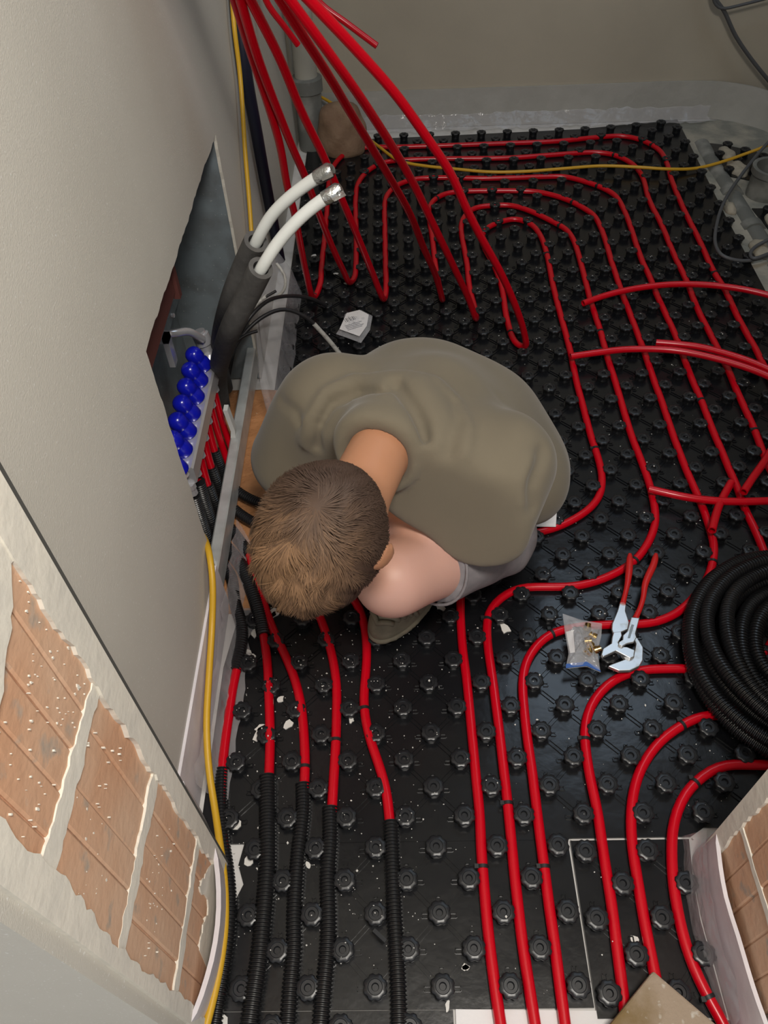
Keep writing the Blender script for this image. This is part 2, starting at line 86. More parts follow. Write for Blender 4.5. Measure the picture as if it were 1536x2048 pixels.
BRASS = [(0.4548, -0.0743, 0.04), (0.4649, -0.0491, 0.04), (0.4792, -0.0664, 0.04), (0.4693, -0.0814, 0.04), (0.4544, -0.0927, 0.04), (0.4698, -0.0946, 0.04), (0.4618, -0.0994, 0.04)]
BAG2 = [(-0.0429, 1.033, 0.03), (0.0031, 1.0505, 0.03), (0.0367, 1.0194, 0.03), (0.0301, 0.9527, 0.03), (0.0056, 0.8938, 0.03), (-0.0326, 0.9184, 0.03), (-0.0655, 0.9383, 0.03), (-0.0499, 0.98, 0.03)]
PAPER = [(0.3451, 0.2299, 0.024), (0.4454, 0.2241, 0.024), (0.4647, 0.3234, 0.024), (0.4568, 0.3951, 0.024), (0.3716, 0.3657, 0.024)]
PACKET = [(-0.247, 0.3507, 0.01), (-0.2259, 0.3983, 0.01), (-0.2387, 0.5004, 0.01), (-0.2456, 0.4489, 0.01)]
TILE = [(0.4519, -0.6334, 0.045)]
BLOCK = [(-0.0746, 2.0526, 0.0)]
FLAKES = [[-0.1614, -0.2404, 0.001, 0.02], [-0.1636, -0.2275, 0.001, 0.012], [-0.1136, -0.2235, 0.001, 0.012], [-0.1962, -0.4007, 0.001, 0.017], [0.3093, -0.0239, 0.001, 0.013], [0.1812, 0.0337, 0.001, 0.014], [-0.166, 0.026, 0.001, 0.012], [-0.1992, -0.024, 0.001, 0.01], [-0.1338, -0.1721, 0.001, 0.009], [-0.161, -0.4625, 0.001, 0.012], [-0.2057, -0.0669, 0.001, 0.01], [0.4139, -0.6379, 0.001, 0.006], [0.4492, -0.5879, 0.001, 0.008], [0.1871, -0.6226, 0.001, 0.006], [0.1562, -0.6721, 0.001, 0.008], [-0.0613, -0.4732, 0.001, 0.007], [0.1018, -0.29, 0.001, 0.006], [0.0027, -0.2156, 0.001, 0.009], [-0.1958, 1.319, 0.001, 0.022], [-0.0509, 1.2411, 0.001, 0.012], [-0.0806, 1.2902, 0.001, 0.008], [-0.1558, 1.3991, 0.001, 0.009], [-0.2014, -0.0784, 0.001, 0.012], [-0.1625, 0.021, 0.001, 0.014], [0.1856, -0.6226, 0.001, 0.007], [-0.1753, -0.6869, 0.001, 0.014]]

# ================================================================= helpers
rnd = random.Random(7); RNG = np.random.default_rng(5)
def link(o, parent=None):
    COL.objects.link(o)
    if parent is not None: o.parent = parent
    return o
def mesh(name, V, F, mat, parent=None, smooth=False, sharp=None):
    me = bpy.data.meshes.new(name)
    me.from_pydata([tuple(map(float, v)) for v in V], [], [tuple(int(i) for i in f) for f in F]); me.validate()
    if mat is not None: me.materials.append(mat)
    if smooth:
        me.polygons.foreach_set('use_smooth', [True] * len(me.polygons))
        if sharp: me.set_sharp_from_angle(angle=math.radians(sharp))
    me.update()
    return link(bpy.data.objects.new(name, me), parent)
def empty(name, loc=(0, 0, 0), parent=None):
    o = bpy.data.objects.new(name, None); o.empty_display_size = .05; link(o, parent); o.location = loc; return o
def tag(o, label=None, cat=None, group=None, kind=None):
    if label: o['label'] = label
    if cat: o['category'] = cat
    if group: o['group'] = group
    if kind: o['kind'] = kind
    return o
class MB:
    def __init__(s): s.v = []; s.f = []
    def add(s, V, F):
        n = len(s.v); s.v += [tuple(map(float, p)) for p in V]; s.f += [tuple(int(i) + n for i in f) for f in F]; return s
    def box(s, a, b):
        (x0, y0, z0), (x1, y1, z1) = a, b
        return s.add([(x0, y0, z0), (x1, y0, z0), (x1, y1, z0), (x0, y1, z0), (x0, y0, z1), (x1, y0, z1), (x1, y1, z1), (x0, y1, z1)],
                     [(0, 3, 2, 1), (4, 5, 6, 7), (0, 1, 5, 4), (1, 2, 6, 5), (2, 3, 7, 6), (3, 0, 4, 7)])
    def prism(s, poly, axis, a, b):
        n = len(poly)
        def P(q, t): return {0: (t, q[0], q[1]), 1: (q[0], t, q[1]), 2: (q[0], q[1], t)}[axis]
        V = [P(q, a) for q in poly] + [P(q, b) for q in poly]
        F = [tuple(range(n))[::-1], tuple(range(n, 2 * n))] + [(i, (i + 1) % n, n + (i + 1) % n, n + i) for i in range(n)]
        return s.add(V, F)
    def tube(s, P, r, seg=12, cap=True, squash=None):
        P = np.asarray(P, float); n = len(P); r = np.broadcast_to(np.asarray(r, float), (n,))
        T = np.gradient(P, axis=0); T /= np.linalg.norm(T, axis=1)[:, None] + 1e-12
        u = np.cross(T[0], (0, 0, 1.)); u = u if np.linalg.norm(u) > .05 else np.cross(T[0], (1., 0, 0)); u /= np.linalg.norm(u)
        a = 2 * np.pi * np.arange(seg) / seg; V = []
        for i in range(n):
            u = u - (u @ T[i]) * T[i]; u /= np.linalg.norm(u); w = np.cross(T[i], u)
            V.append(P[i] + r[i] * (np.cos(a)[:, None] * u + np.sin(a)[:, None] * w * (squash or 1)))
        V = np.concatenate(V); F = [(i * seg + j, i * seg + (j + 1) % seg, (i + 1) * seg + (j + 1) % seg, (i + 1) * seg + j) for i in range(n - 1) for j in range(seg)]
        if cap: F += [tuple(range(seg))[::-1], tuple(range((n - 1) * seg, n * seg))]
        return s.add(V, F)
    def lathe(s, prof, base, axis=(0, 0, 1), seg=16):
        ax = np.asarray(axis, float); ax /= np.linalg.norm(ax); u = np.cross(ax, (0, 1., 0)); u = u if np.linalg.norm(u) > .1 else np.cross(ax, (1., 0, 0))
        u /= np.linalg.norm(u); w = np.cross(ax, u); b = np.asarray(base, float); n = len(prof); V = []
        for r, h in prof:
            for k in range(seg):
                t = 2 * np.pi * k / seg; V.append(b + ax * h + r * (np.cos(t) * u + np.sin(t) * w))
        F = [(i * seg + j, i * seg + (j + 1) % seg, (i + 1) * seg + (j + 1) % seg, (i + 1) * seg + j) for i in range(n - 1) for j in range(seg)]
        F += [tuple(range(seg))[::-1], tuple(range((n - 1) * seg, n * seg))]
        return s.add(V, F)
    def build(s, name, mat, parent=None, smooth=False, sharp=None): return mesh(name, s.v, s.f, mat, parent, smooth, sharp)
def spline(pts, step=.012):
    P = np.asarray(pts, float)
    if len(P) < 3: return np.array([P[0] + (P[-1] - P[0]) * t for t in np.linspace(0, 1, max(2, int(np.linalg.norm(P[-1] - P[0]) / step)))])
    Q = np.vstack([2 * P[0] - P[1], P, 2 * P[-1] - P[-2]]); out = []
    for i in range(1, len(Q) - 2):
        p0, p1, p2, p3 = Q[i - 1:i + 3]
        k = [max(np.linalg.norm(b - a), 1e-5) ** .5 for a, b in ((p0, p1), (p1, p2), (p2, p3))]
        t0, t1 = 0, k[0]; t2 = t1 + k[1]; t3 = t2 + k[2]
        n = max(2, int(np.linalg.norm(p2 - p1) / step))
        for t in np.linspace(t1, t2, n, endpoint=False):
            A1 = (t1 - t) / (t1 - t0) * p0 + (t - t0) / (t1 - t0) * p1; A2 = (t2 - t) / (t2 - t1) * p1 + (t - t1) / (t2 - t1) * p2; A3 = (t3 - t) / (t3 - t2) * p2 + (t - t2) / (t3 - t2) * p3
            B1 = (t2 - t) / (t2 - t0) * A1 + (t - t0) / (t2 - t0) * A2; B2 = (t3 - t) / (t3 - t1) * A2 + (t - t1) / (t3 - t1) * A3
            out.append((t2 - t) / (t2 - t1) * B1 + (t - t1) / (t2 - t1) * B2)
    return np.array(out + [P[-1]])
def resample(P, d):
    s = np.r_[0, np.cumsum(np.linalg.norm(np.diff(P, axis=0), axis=1))]; t = np.arange(0, s[-1], d)
    return np.stack([np.interp(t, s, P[:, i]) for i in range(3)], -1)
def smoothed(P, n=2):
    P = P.copy()
    for _ in range(n): P[1:-1] = .25 * P[:-2] + .5 * P[1:-1] + .25 * P[2:]
    return P
def pipe(name, pts, r, mat, parent=None, seg=14, step=.012, hollow=False, sm=2):
    P = smoothed(spline(pts, step), sm); m = MB().tube(P, r, seg, cap=not hollow)
    if hollow:
        m.tube(P[::-1], r * .72, seg, cap=False); n = len(P) * seg
        def rim(a, b, flip):
            V = m.v
            for j in range(seg):
                k = (j + 1) % seg
                m.f.append((a + j, a + k, b(k), b(j)) if not flip else (a + j, b(j), b(k), a + k))
        d0 = np.array(m.v[0]); inner = n + (len(P) - 1) * seg
        def nearest(a, base): return [base + int(np.argmin([np.linalg.norm(np.array(m.v[base + i]) - np.array(m.v[a + j])) for i in range(seg)])) for j in range(seg)]
        n0 = nearest(0, inner); rim(0, lambda j: n0[j], True)
        e = (len(P) - 1) * seg; n1 = nearest(e, n); rim(e, lambda j: n1[j], False)
    return m.build(name, mat, parent, True, 50)
def corrugated(name, pts, r, mat, parent=None, pitch=.0055, depth=.0023, seg=14):
    P = resample(smoothed(spline(pts, .008), 2), pitch / 4); k = np.arange(len(P)) % 4
    R = np.where(k < 2, r, r - depth)
    return MB().tube(P, R, seg).build(name, mat, parent, True, 40)
def ties(parent, P, where, r, mat, name='cable_tie'):
    P = np.asarray(P)
    for w in where:
        w = np.asarray(w, float); i = int(np.argmin(np.linalg.norm(P[1:-1, :2] - w[None, :2], axis=1))) + 1
        T = P[i + 1] - P[i - 1]; T /= np.linalg.norm(T); c = P[i]
        m = MB().tube([c - T * .003, c - T * .0028, c + T * .0028, c + T * .003], [r * 1.0, r * 1.16, r * 1.16, r * 1.0], 14)
        s = np.cross(T, (0, 0, 1.)); s /= np.linalg.norm(s); h = c + s * r * 1.1 + v3(0, 0, .004)
        m.box(h - .0035, h + .0035); m.build(name, mat, parent, True, 40)
def v3(*a): return np.array(a, float)
def ragged(a, b, n, amp, seed):
    g = random.Random(seed); a = np.asarray(a, float); b = np.asarray(b, float); d = b - a; nn = np.array([-d[1], d[0]]) / np.linalg.norm(d)
    out = []; v = 0
    for i in range(n + 1):
        v = .55 * v + g.uniform(-1, 1) * amp
        out.append(tuple(a + d * (i / n) + nn * (v if 0 < i < n else 0)))
    return out

# ----------------------------------------------------------------- materials
def M(name, col, rough=.5, metal=0., noise=None, noise2=None, bump=None, spec=None, coat=0., trans=0., sss=0., alpha=1., sheen=0.):
    m = bpy.data.materials.new(name); m.use_nodes = True; nt = m.node_tree; N = nt.nodes; L = nt.links; b = N['Principled BSDF']
    b.inputs['Roughness'].default_value = rough; b.inputs['Metallic'].default_value = metal; b.inputs['Base Color'].default_value = (*col, 1)
    if spec is not None: b.inputs['Specular IOR Level'].default_value = spec
    b.inputs['Coat Weight'].default_value = coat; b.inputs['Coat Roughness'].default_value = .15
    b.inputs['Transmission Weight'].default_value = trans; b.inputs['Alpha'].default_value = alpha
    if sheen: b.inputs['Sheen Weight'].default_value = sheen; b.inputs['Sheen Roughness'].default_value = .5
    if sss: b.inputs['Subsurface Weight'].default_value = sss; b.inputs['Subsurface Radius'].default_value = (.010, .004, .002)
    geo = N.new('ShaderNodeTexCoord'); src = geo.outputs['Object']
    prev = None
    for k, (sc, col2, lo, hi, det) in enumerate([x for x in (noise, noise2) if x]):
        t = N.new('ShaderNodeTexNoise'); t.inputs['Scale'].default_value = sc; t.inputs['Detail'].default_value = det; L.new(src, t.inputs['Vector'])
        r = N.new('ShaderNodeMapRange'); r.inputs['From Min'].default_value = lo; r.inputs['From Max'].default_value = hi; L.new(t.outputs['Fac'], r.inputs['Value'])
        mx = N.new('ShaderNodeMix'); mx.data_type = 'RGBA'; mx.inputs['A'].default_value = (*col, 1); mx.inputs['B'].default_value = (*col2, 1)
        L.new(r.outputs['Result'], mx.inputs['Factor'])
        if prev is not None: L.new(prev, mx.inputs['A'])
        prev = mx.outputs['Result']
    if prev is not None: L.new(prev, b.inputs['Base Color'])
    if bump:
        t = N.new('ShaderNodeTexNoise'); t.inputs['Scale'].default_value = bump[0]; t.inputs['Detail'].default_value = 5; L.new(src, t.inputs['Vector'])
        bp = N.new('ShaderNodeBump'); bp.inputs['Strength'].default_value = bump[1]; bp.inputs['Distance'].default_value = bump[2]
        L.new(t.outputs['Fac'], bp.inputs['Height']); L.new(bp.outputs['Normal'], b.inputs['Normal'])
    return m
MT = {}
MT['plaster'] = M('plaster', (.55, .525, .465), .85, noise=(3.0, (.59, .565, .505), .35, .7, 4), noise2=(260, (.70, .69, .66), .66, .74, 2), bump=(420, .25, .002))
MT['dimplaster'] = M('plaster_dimmed', (.46, .415, .335), .9, noise=(2.0, (.40, .36, .29), .4, .7, 3), bump=(300, .15, .002))  # same plaster as the left wall, light falloff darkened into its colour
MT['mortar'] = M('mortar', (.76, .72, .63), .9, noise=(22, (.66, .63, .56), .45, .75, 5), bump=(70, .35, .003))
MT['brick'] = M('brick', (.60, .335, .20), .85, noise=(7, (.66, .44, .30), .35, .65, 5), noise2=(26, (.40, .34, .28), .60, .72, 4), bump=(90, .35, .003))
MT['concrete'] = M('concrete', (.24, .24, .21), .9, noise=(9, (.40, .37, .31), .42, .62, 5), bump=(60, .5, .006))
MT['lump'] = M('cream_mortar', (.40, .355, .28), .9, noise=(40, (.30, .27, .22), .45, .7, 4), bump=(90, .5, .004))
MT['underlay'] = M('underlay', (.70, .68, .66), .8, noise=(20, (.58, .56, .53), .5, .7, 4))
MT['mat'] = M('mat_plastic', (.006, .0065, .008), .24, noise=(3, (.009, .0095, .011), .4, .7, 3), bump=(16, .22, .006), spec=.5)
MT['knob'] = M('knob_plastic', (.012, .013, .0155), .33, noise=(60, (.03, .03, .031), .5, .8, 3), spec=.5)
MT['red'] = M('red_pipe', (.56, .0, .010), .25, spec=.50)
MT['black'] = M('black_plastic', (.010, .010, .011), .33, spec=.6)
MT['tie'] = M('tie_plastic', (.012, .012, .013), .5)
MT['foamstrip'] = M('foam_strip', (.74, .70, .73), .45, noise=(14, (.64, .60, .63), .4, .7, 3), bump=(22, .25, .006))
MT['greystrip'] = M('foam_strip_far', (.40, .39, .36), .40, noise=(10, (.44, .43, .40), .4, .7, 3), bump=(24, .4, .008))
MT['foam'] = M('foam_lagging', (.075, .072, .070), .85, noise=(60, (.10, .097, .093), .4, .7, 3), bump=(160, .3, .002))
MT['white'] = M('white_pipe', (.66, .68, .66), .35)
MT['foil'] = M('foil_tape', (.62, .64, .64), .28, 1.0, bump=(70, .8, .006))
MT['galv'] = M('galvanised_steel', (.23, .275, .30), .34, .25, noise=(16, (.17, .19, .20), .4, .65, 4), noise2=(120, (.50, .52, .52), .68, .76, 2))
MT['alu'] = M('aluminium', (.66, .68, .67), .36, .45, noise=(20, (.50, .51, .50), .4, .7, 3))
MT['lip'] = M('painted_lip', (.10, .035, .030), .4)
MT['chrome'] = M('chrome', (.72, .72, .75), .18, .6)
MT['steel'] = M('tool_steel', (.60, .61, .62), .32, .8, noise=(45, (.40, .37, .32), .55, .75, 4))
MT['blue'] = M('blue_plastic', (.006, .010, .42), .22, spec=.6)
MT['clay'] = M('clay_fill', (.47, .215, .085), .75, noise=(18, (.36, .16, .065), .4, .7, 5), noise2=(60, (.62, .45, .30), .68, .76, 3), bump=(30, .8, .012))
MT['yellow'] = M('yellow_cable', (.62, .36, .02), .45)
MT['yellowdim'] = M('yellow_cable_far', (.62, .34, .02), .45)
MT['hose'] = M('navy_hose', (.010, .013, .028), .35)
MT['cableblack'] = M('cable_black', (.018, .017, .019), .45)
MT['cablewhite'] = M('cable_white', (.50, .49, .46), .5, noise=(90, (.30, .29, .27), .5, .7, 2))
MT['cablegrey'] = M('cable_grey', (.085, .088, .095), .5)
MT['greypvc'] = M('grey_pvc', (.155, .16, .15), .45, noise=(12, (.30, .30, .28), .5, .7, 3))
MT['boxing'] = M('pale_pipe', (.40, .39, .34), .8)
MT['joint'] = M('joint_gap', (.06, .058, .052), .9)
MT['slab'] = M('slab', (.33, .255, .185), .85, noise=(9, (.19, .125, .05), .50, .66, 5), noise2=(70, (.55, .52, .46), .6, .75, 4), bump=(160, .5, .003))
MT['brownblock'] = M('brown_block', (.22, .135, .085), .85, noise=(14, (.30, .20, .13), .4, .7, 4), bump=(70, .5, .005))
MT['paper'] = M('paper', (.80, .78, .78), .7, bump=(25, .3, .006))
MT['flake'] = M('flake', (.72, .70, .66), .9)
MT['shirt'] = M('shirt', (.165, .140, .098), .92, noise=(5, (.145, .122, .085), .4, .7, 3), bump=(900, .15, .001), sheen=.15)
MT['shorts'] = M('shorts', (.235, .215, .225), .9, noise=(40, (.18, .17, .18), .4, .7, 3), bump=(700, .3, .001))
MT['shoe'] = M('shoe', (.24, .215, .155), .8, noise=(30, (.17, .15, .11), .4, .7, 3))
MT['brass'] = M('brass', (.68, .48, .20), .22, 1.0)
MT['handle'] = M('handle_red', (.50, .012, .012), .35)
MT['bluepaper'] = M('blue_print', (.03, .10, .36), .4)
MT['print'] = M('print_grey', (.16, .16, .18), .7)
def film(name, tint, fac, rough=.12):
    m = bpy.data.materials.new(name); m.use_nodes = True; nt = m.node_tree; N = nt.nodes; L = nt.links
    t = N.new('ShaderNodeBsdfTransparent'); b = N['Principled BSDF']; b.inputs['Base Color'].default_value = (*tint, 1); b.inputs['Roughness'].default_value = rough
    tc = N.new('ShaderNodeTexCoord'); n = N.new('ShaderNodeTexNoise'); n.inputs['Scale'].default_value = 45; L.new(tc.outputs['Object'], n.inputs['Vector'])
    bp = N.new('ShaderNodeBump'); bp.inputs['Strength'].default_value = .6; bp.inputs['Distance'].default_value = .006; L.new(n.outputs['Fac'], bp.inputs['Height']); L.new(bp.outputs['Normal'], b.inputs['Normal'])
    mx = N.new('ShaderNodeMixShader'); mx.inputs[0].default_value = fac; L.new(t.outputs[0], mx.inputs[1]); L.new(b.outputs[0], mx.inputs[2]); L.new(mx.outputs[0], N['Material Output'].inputs[0])
    return m
MT['film'] = film('clear_film', (.62, .60, .62), .34)
MT['filmbag'] = film('bag_film', (.72, .72, .75), .27, .15)
def hairmat():
    m = M('hair', (.10, .06, .035), .6, spec=.22); nt = m.node_tree
    a = nt.nodes.new('ShaderNodeVertexColor'); a.layer_name = 'tone'; nt.links.new(a.outputs['Color'], nt.nodes['Principled BSDF'].inputs['Base Color']); return m
MT['hair'] = hairmat()
def skinmat():
    m = M('skin', (.5, .3, .2), .5, sss=.12); nt = m.node_tree
    a = nt.nodes.new('ShaderNodeVertexColor'); a.layer_name = 'tone'; nt.links.new(a.outputs['Color'], nt.nodes['Principled BSDF'].inputs['Base Color']); return m
MT['skin'] = skinmat()
# ================================================================= the setting
WX = -.265
def struct(o): o['kind'] = 'structure'; return o
struct(MB().box((-1.6, -2.4, -.10), (2.2, 2.6, -.007)).build('floor', MT['underlay']))
struct(MB().box((-1.6, -2.4, 2.5), (2.2, 2.6, 2.6)).build('ceiling', MT['plaster']))
# left wall: masonry behind, plasterboard skin with the rough-cut manifold opening
oy0, oy1, oz = .055, .790, .650
wl = MB().box((-.56, -.48, -.007), (-.272, oy0 - .012, 2.5)).box((-.56, oy1 + .012, -.007), (-.272, 2.46, 2.5)).box((-.56, oy0 - .012, oz + .012), (-.272, oy1 + .012, 2.5)).box((-.56, oy0 - .012, -.007), (-.455, oy1 + .012, oz + .012))
wall_left = struct(wl.build('wall_left', MT['mortar']))
near_edge = ragged((oy0, .0), (oy0, oz), 46, .0022, 3); top_edge = ragged((oy0, oz), (oy1, oz), 50, .0022, 5); far_edge = ragged((oy1, oz), (oy1, .0), 40, .002, 8)
sk = MB().prism([(-.480, .0)] + near_edge + [(oy0, 2.5), (-.480, 2.5)], 0, -.2715, WX)
sk.prism([(oy0, 2.5)] + top_edge + [(oy1, 2.5)], 0, -.2715, WX)
sk.prism([(oy1, 2.5)] + far_edge + [(2.36, .0), (2.36, 2.5)], 0, -.2715, WX)
sk.build('plaster_skin', MT['plaster'], wall_left)
struct(MB().box((-.56, 2.36, -.007), (1.75, 2.46, 2.5)).build('wall_far', MT['dimplaster']))
struct(MB().box((1.62, -.474, -.007), (1.75, 2.36, 2.5)).build('wall_right', MT['dimplaster']))
# door wall, left jamb
XB = -.196; JY0, JY1 = -.706, -.474
wfl = struct(MB().box((-1.55, JY0, -.007), (XB - .008, JY1 - .006, 2.5)).build('wall_front_left', MT['mortar']))
def grooved(y0, y1, z0, z1, x, out, cuts, seed):
    g = random.Random(seed); m = MB(); n = len(cuts) - 1
    for i in range(n):
        a = y0 + (y1 - y0) * cuts[i]; b = y0 + (y1 - y0) * cuts[i + 1]; d = g.uniform(-.0014, .0014); c = .0016
        poly = [(a + .0005, x - .012 * out), (a + .0005, x + (d - c) * out), (a + .0005 + c * 1.5, x + d * out), (b - .0005 - c * 1.5, x + d * out), (b - .0005, x + (d - c) * out), (b - .0005, x - .012 * out)]
        m.prism([(p[1], p[0]) for p in (poly if out > 0 else poly[::-1])], 2, z0, z1)
    m.box((min(x - .03 * out, x - .003 * out), y0, z0), (max(x - .03 * out, x - .003 * out), y1, z1))
    return m
for k, (z0, z1) in enumerate(((.004, .205), (.222, .444), (.462, .665), (.684, .895))):
    grooved(-.698, -.500, z0, z1, XB, 1, (0, .22, .42, .61, .80, 1) if k != 2 else (0, .32, .5, .78, 1), k).build('brick', MT['brick'], wfl)
def patch(poly, x0, x1, parent, name='mortar_patch', mat='mortar'): return MB().prism(poly, 0, x0, x1).build(name, MT[mat], parent)
for (a0, a1, sd) in ((.203, .224, 61), (.442, .465, 11), (.664, .690, 13)):
    patch(ragged((-.703, a0), (-.495, a0), 30, .0032, sd) + ragged((-.495, a1), (-.703, a1 + .002), 30, .0032, sd + 1), XB - .010, XB + .0018, wfl)
patch([(JY1, 0), (JY1, 2.5)] + ragged((-.512, 2.5), (-.512, .90), 10, .003, 15) + ragged((-.512, .90), (-.500, .0), 90, .0030, 16), XB - .03, XB + .0045, wfl)     # mortar corner by the crack
patch([(-.505, .88), (-.505, 2.5), (JY0, 2.5), (JY0, .78)] + ragged((JY0, .78), (-.62, .83), 12, .006, 17) + ragged((-.62, .83), (-.505, .88), 16, .006, 18), XB - .010, XB + .003, wfl)
patch([(JY0 - .002, 2.5), (JY0 - .002, 0)] + ragged((-.690, 0), (-.688, .46), 40, .0035, 19) + ragged((-.688, .46), (-.672, .655), 18, .004, 20) + ragged((-.672, .655), (-.674, .80), 12, .004, 21) + [(-.690, 2.5)], XB - .02, XB + .0035, wfl)
patch([(JY1 - .02, 0), (JY1 - .02, .10)] + ragged((-.512, .13), (-.55, .17), 8, .006, 81) + ragged((-.55, .17), (-.56, .10), 6, .006, 82) + ragged((-.56, .10), (-.62, .12), 8, .008, 83) + [(-.64, 0)], XB - .010, XB + .0016, wfl)
g = random.Random(4)
cr = MB()
for _ in range(150):
    c_ = g.choice(((-.60, .80, .03, .05), (-.55, .72, .02, .05), (-.63, .74, .03, .03), (-.60, .60, .05, .03), (-.59, .35, .05, .03), (-.53, .78, .02, .06)))
    y = g.gauss(c_[0], c_[2]); z = g.gauss(c_[1], c_[3]); s = abs(g.gauss(0, .0005)) + .0003
    if not (-.695 < y < -.505): continue
    n = 5; poly = [(y + s * g.uniform(.5, 1.4) * math.cos(2 * math.pi * i / n), z + 1.6 * s * g.uniform(.5, 1.4) * math.sin(2 * math.pi * i / n)) for i in range(n)]
    cr.prism(poly, 0, XB - .002, XB + .0016)
cr.build('mortar_crumbs', MT['mortar'], wfl)['kind'] = 'stuff'
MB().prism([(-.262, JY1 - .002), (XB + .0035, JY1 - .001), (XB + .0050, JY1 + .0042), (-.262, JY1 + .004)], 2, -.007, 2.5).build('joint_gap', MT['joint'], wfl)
MB().box((-1.55, JY0 - .020, -.007), (XB - .002, JY0, 2.5)).build('plaster_face', MT['plaster'], wfl)
# door wall, right jamb
XR = .574
wfr = struct(MB().box((XR + .008, JY0, -.007), (1.75, -.474, 2.5)).build('wall_front_right', MT['mortar']))
for k, (z0, z1) in enumerate(((.004, .205), (.219, .430), (.444, .66))):
    grooved(-.700, -.490, z0, z1, XR, -1, (0, .18, .38, .60, .80, 1), 30 + k).build('brick', MT['brick'], wfr)
patch([(-.468, 2.5), (-.468, 0)] + ragged((-.494, 0), (-.496, .7), 60, .0025, 41) + [(-.496, 2.5)], XR - .004, XR + .02, wfr)
for k, (zz, s) in enumerate(((.205, 51), (.430, 52))):
    patch(ragged((-.70, zz), (-.49, zz), 18, .002, s) + ragged((-.49, zz + .014), (-.70, zz + .014), 18, .002, s + 5), XR - .001, XR + .02, wfr)
MB().box((XR + .002, JY0 - .020, -.007), (1.75, JY0, 2.5)).build('plaster_face', MT['plaster'], wfr)
# foam edge strips and films
def band(name, pts, mat, t=.006, sub=.02, wav=0., seed=1):
    """standing strip: pts = (x, y, z0, x_top, y_top, z1)"""
    P = np.asarray(pts, float); A = spline(P[:, :3], sub); B = spline(P[:, 3:], sub); n = min(len(A), len(B))
    A = A[np.linspace(0, len(A) - 1, n).astype(int)]; B = B[np.linspace(0, len(B) - 1, n).astype(int)]
    T = np.gradient(A[:, :2], axis=0); T /= np.linalg.norm(T, axis=1)[:, None] + 1e-9; Nn = np.stack([-T[:, 1], T[:, 0], 0 * T[:, 0]], -1)
    g = np.random.default_rng(seed); V = []; rows = 5
    for side in (0, 1):
        for i in range(rows):
            s = i / (rows - 1); Q = A + (B - A) * s + Nn * (t if side else 0)
            Q = Q + Nn * (wav * np.sin(s * 5 + np.linspace(0, 9, n)) * (1 - s))[:, None]; V.append(Q)
    V = np.concatenate(V); F = []
    o = rows * n
    for i in range(rows - 1):
        for j in range(n - 1):
            a = i * n + j; F.append((a, a + 1, a + n + 1, a + n)); F.append((o + a, o + a + n, o + a + n + 1, o + a + 1))
    for j in range(n - 1):
        F.append((j, o + j, o + j + 1, j + 1)); a = (rows - 1) * n + j; F.append((a, a + 1, o + a + 1, o + a))
    for j in (0, n - 1):
        for i in range(rows - 1):
            a = i * n + j; F.append((a, a + n, o + a + n, o + a) if j == 0 else (a, o + a, o + a + n, a + n))
    return mesh(name, V, F, MT[mat], None, True, 50)
def ribbon(name, rows, mat, parent, wob=.004, seed=2):
    g = np.random.default_rng(seed); R = [spline(r, .02) for r in rows]; n = min(map(len, R)); R = [r[np.linspace(0, len(r) - 1, n).astype(int)] for r in R]
    V = np.concatenate(R); V = V + g.normal(0, wob, V.shape) * (1, 1, .6); V[:, 2] = np.maximum(V[:, 2], .0015)
    F = [(i * n + j, i * n + j + 1, (i + 1) * n + j + 1, (i + 1) * n + j) for i in range(len(R) - 1) for j in range(n - 1)]
    return mesh(name, V, F, MT[mat], parent, True)
s1 = tag(band('edge_strip', [(-.258, y, .0, -.260, y, .136) for y in (-.40, -.25, -.1, .0, .05)], 'foamstrip', .006), 'pale foam edge strip along the plaster wall below the yellow cable', 'edge strip')
ribbon('film_flap', [[(-.250, y, .075) for y in (-.36, -.2, 0, .12, .22)], [(-.240, y, .035) for y in (-.36, -.2, 0, .12, .22)], [(-.228, y, .006) for y in (-.36, -.2, 0, .12, .2)], [(-.205, y, .003) for y in (-.36, -.2, 0, .12, .2)]], 'film', s1, .003)
s2 = tag(band('edge_strip', [(-.256, -.375, 0, -.258, -.375, .12), (-.228, -.420, 0, -.224, -.436, .12), (-.204, -.460, 0, -.194, -.474, .12), (-.188, -.52, 0, -.179, -.52, .12), (-.184, -.585, 0, -.170, -.588, .12), (-.188, -.64, 0, -.176, -.655, .12), (-.205, -.70, 0, -.196, -.712, .12), (-.26, -.742, 0, -.25, -.745, .12)], 'foamstrip', -.007), 'white foam edge strip bowing around the brick door jamb on the left', 'edge strip')
s3 = tag(band('edge_strip', [(.640, -.440, 0, .640, -.445, .125), (.590, -.448, 0, .592, -.452, .125), (.570, -.466, 0, .570, -.472, .125), (.564, -.50, 0, .563, -.50, .125), (.560, -.56, 0, .556, -.56, .125), (.562, -.62, 0, .558, -.61, .125), (.564, -.69, 0, .561, -.69, .125), (.568, -.745, 0, .569, -.74, .125), (.590, -.79, 0, .592, -.785, .125), (.64, -.83, 0, .642, -.825, .125)], 'foamstrip', .006), 'white foam edge strip around the brick door jamb on the right', 'edge strip')
ribbon('film_flap', [[(.566, -.46, .10), (.558, -.50, .09), (.551, -.56, .085), (.553, -.62, .08), (.568, -.69, .07)], [(.562, -.445, .05), (.553, -.50, .04), (.546, -.56, .04), (.548, -.62, .035), (.562, -.70, .03)], [(.560, -.435, .004), (.548, -.50, .004), (.538, -.56, .004), (.542, -.62, .004), (.556, -.71, .004)]], 'film', s3, .0015, 6)
FY = 2.345
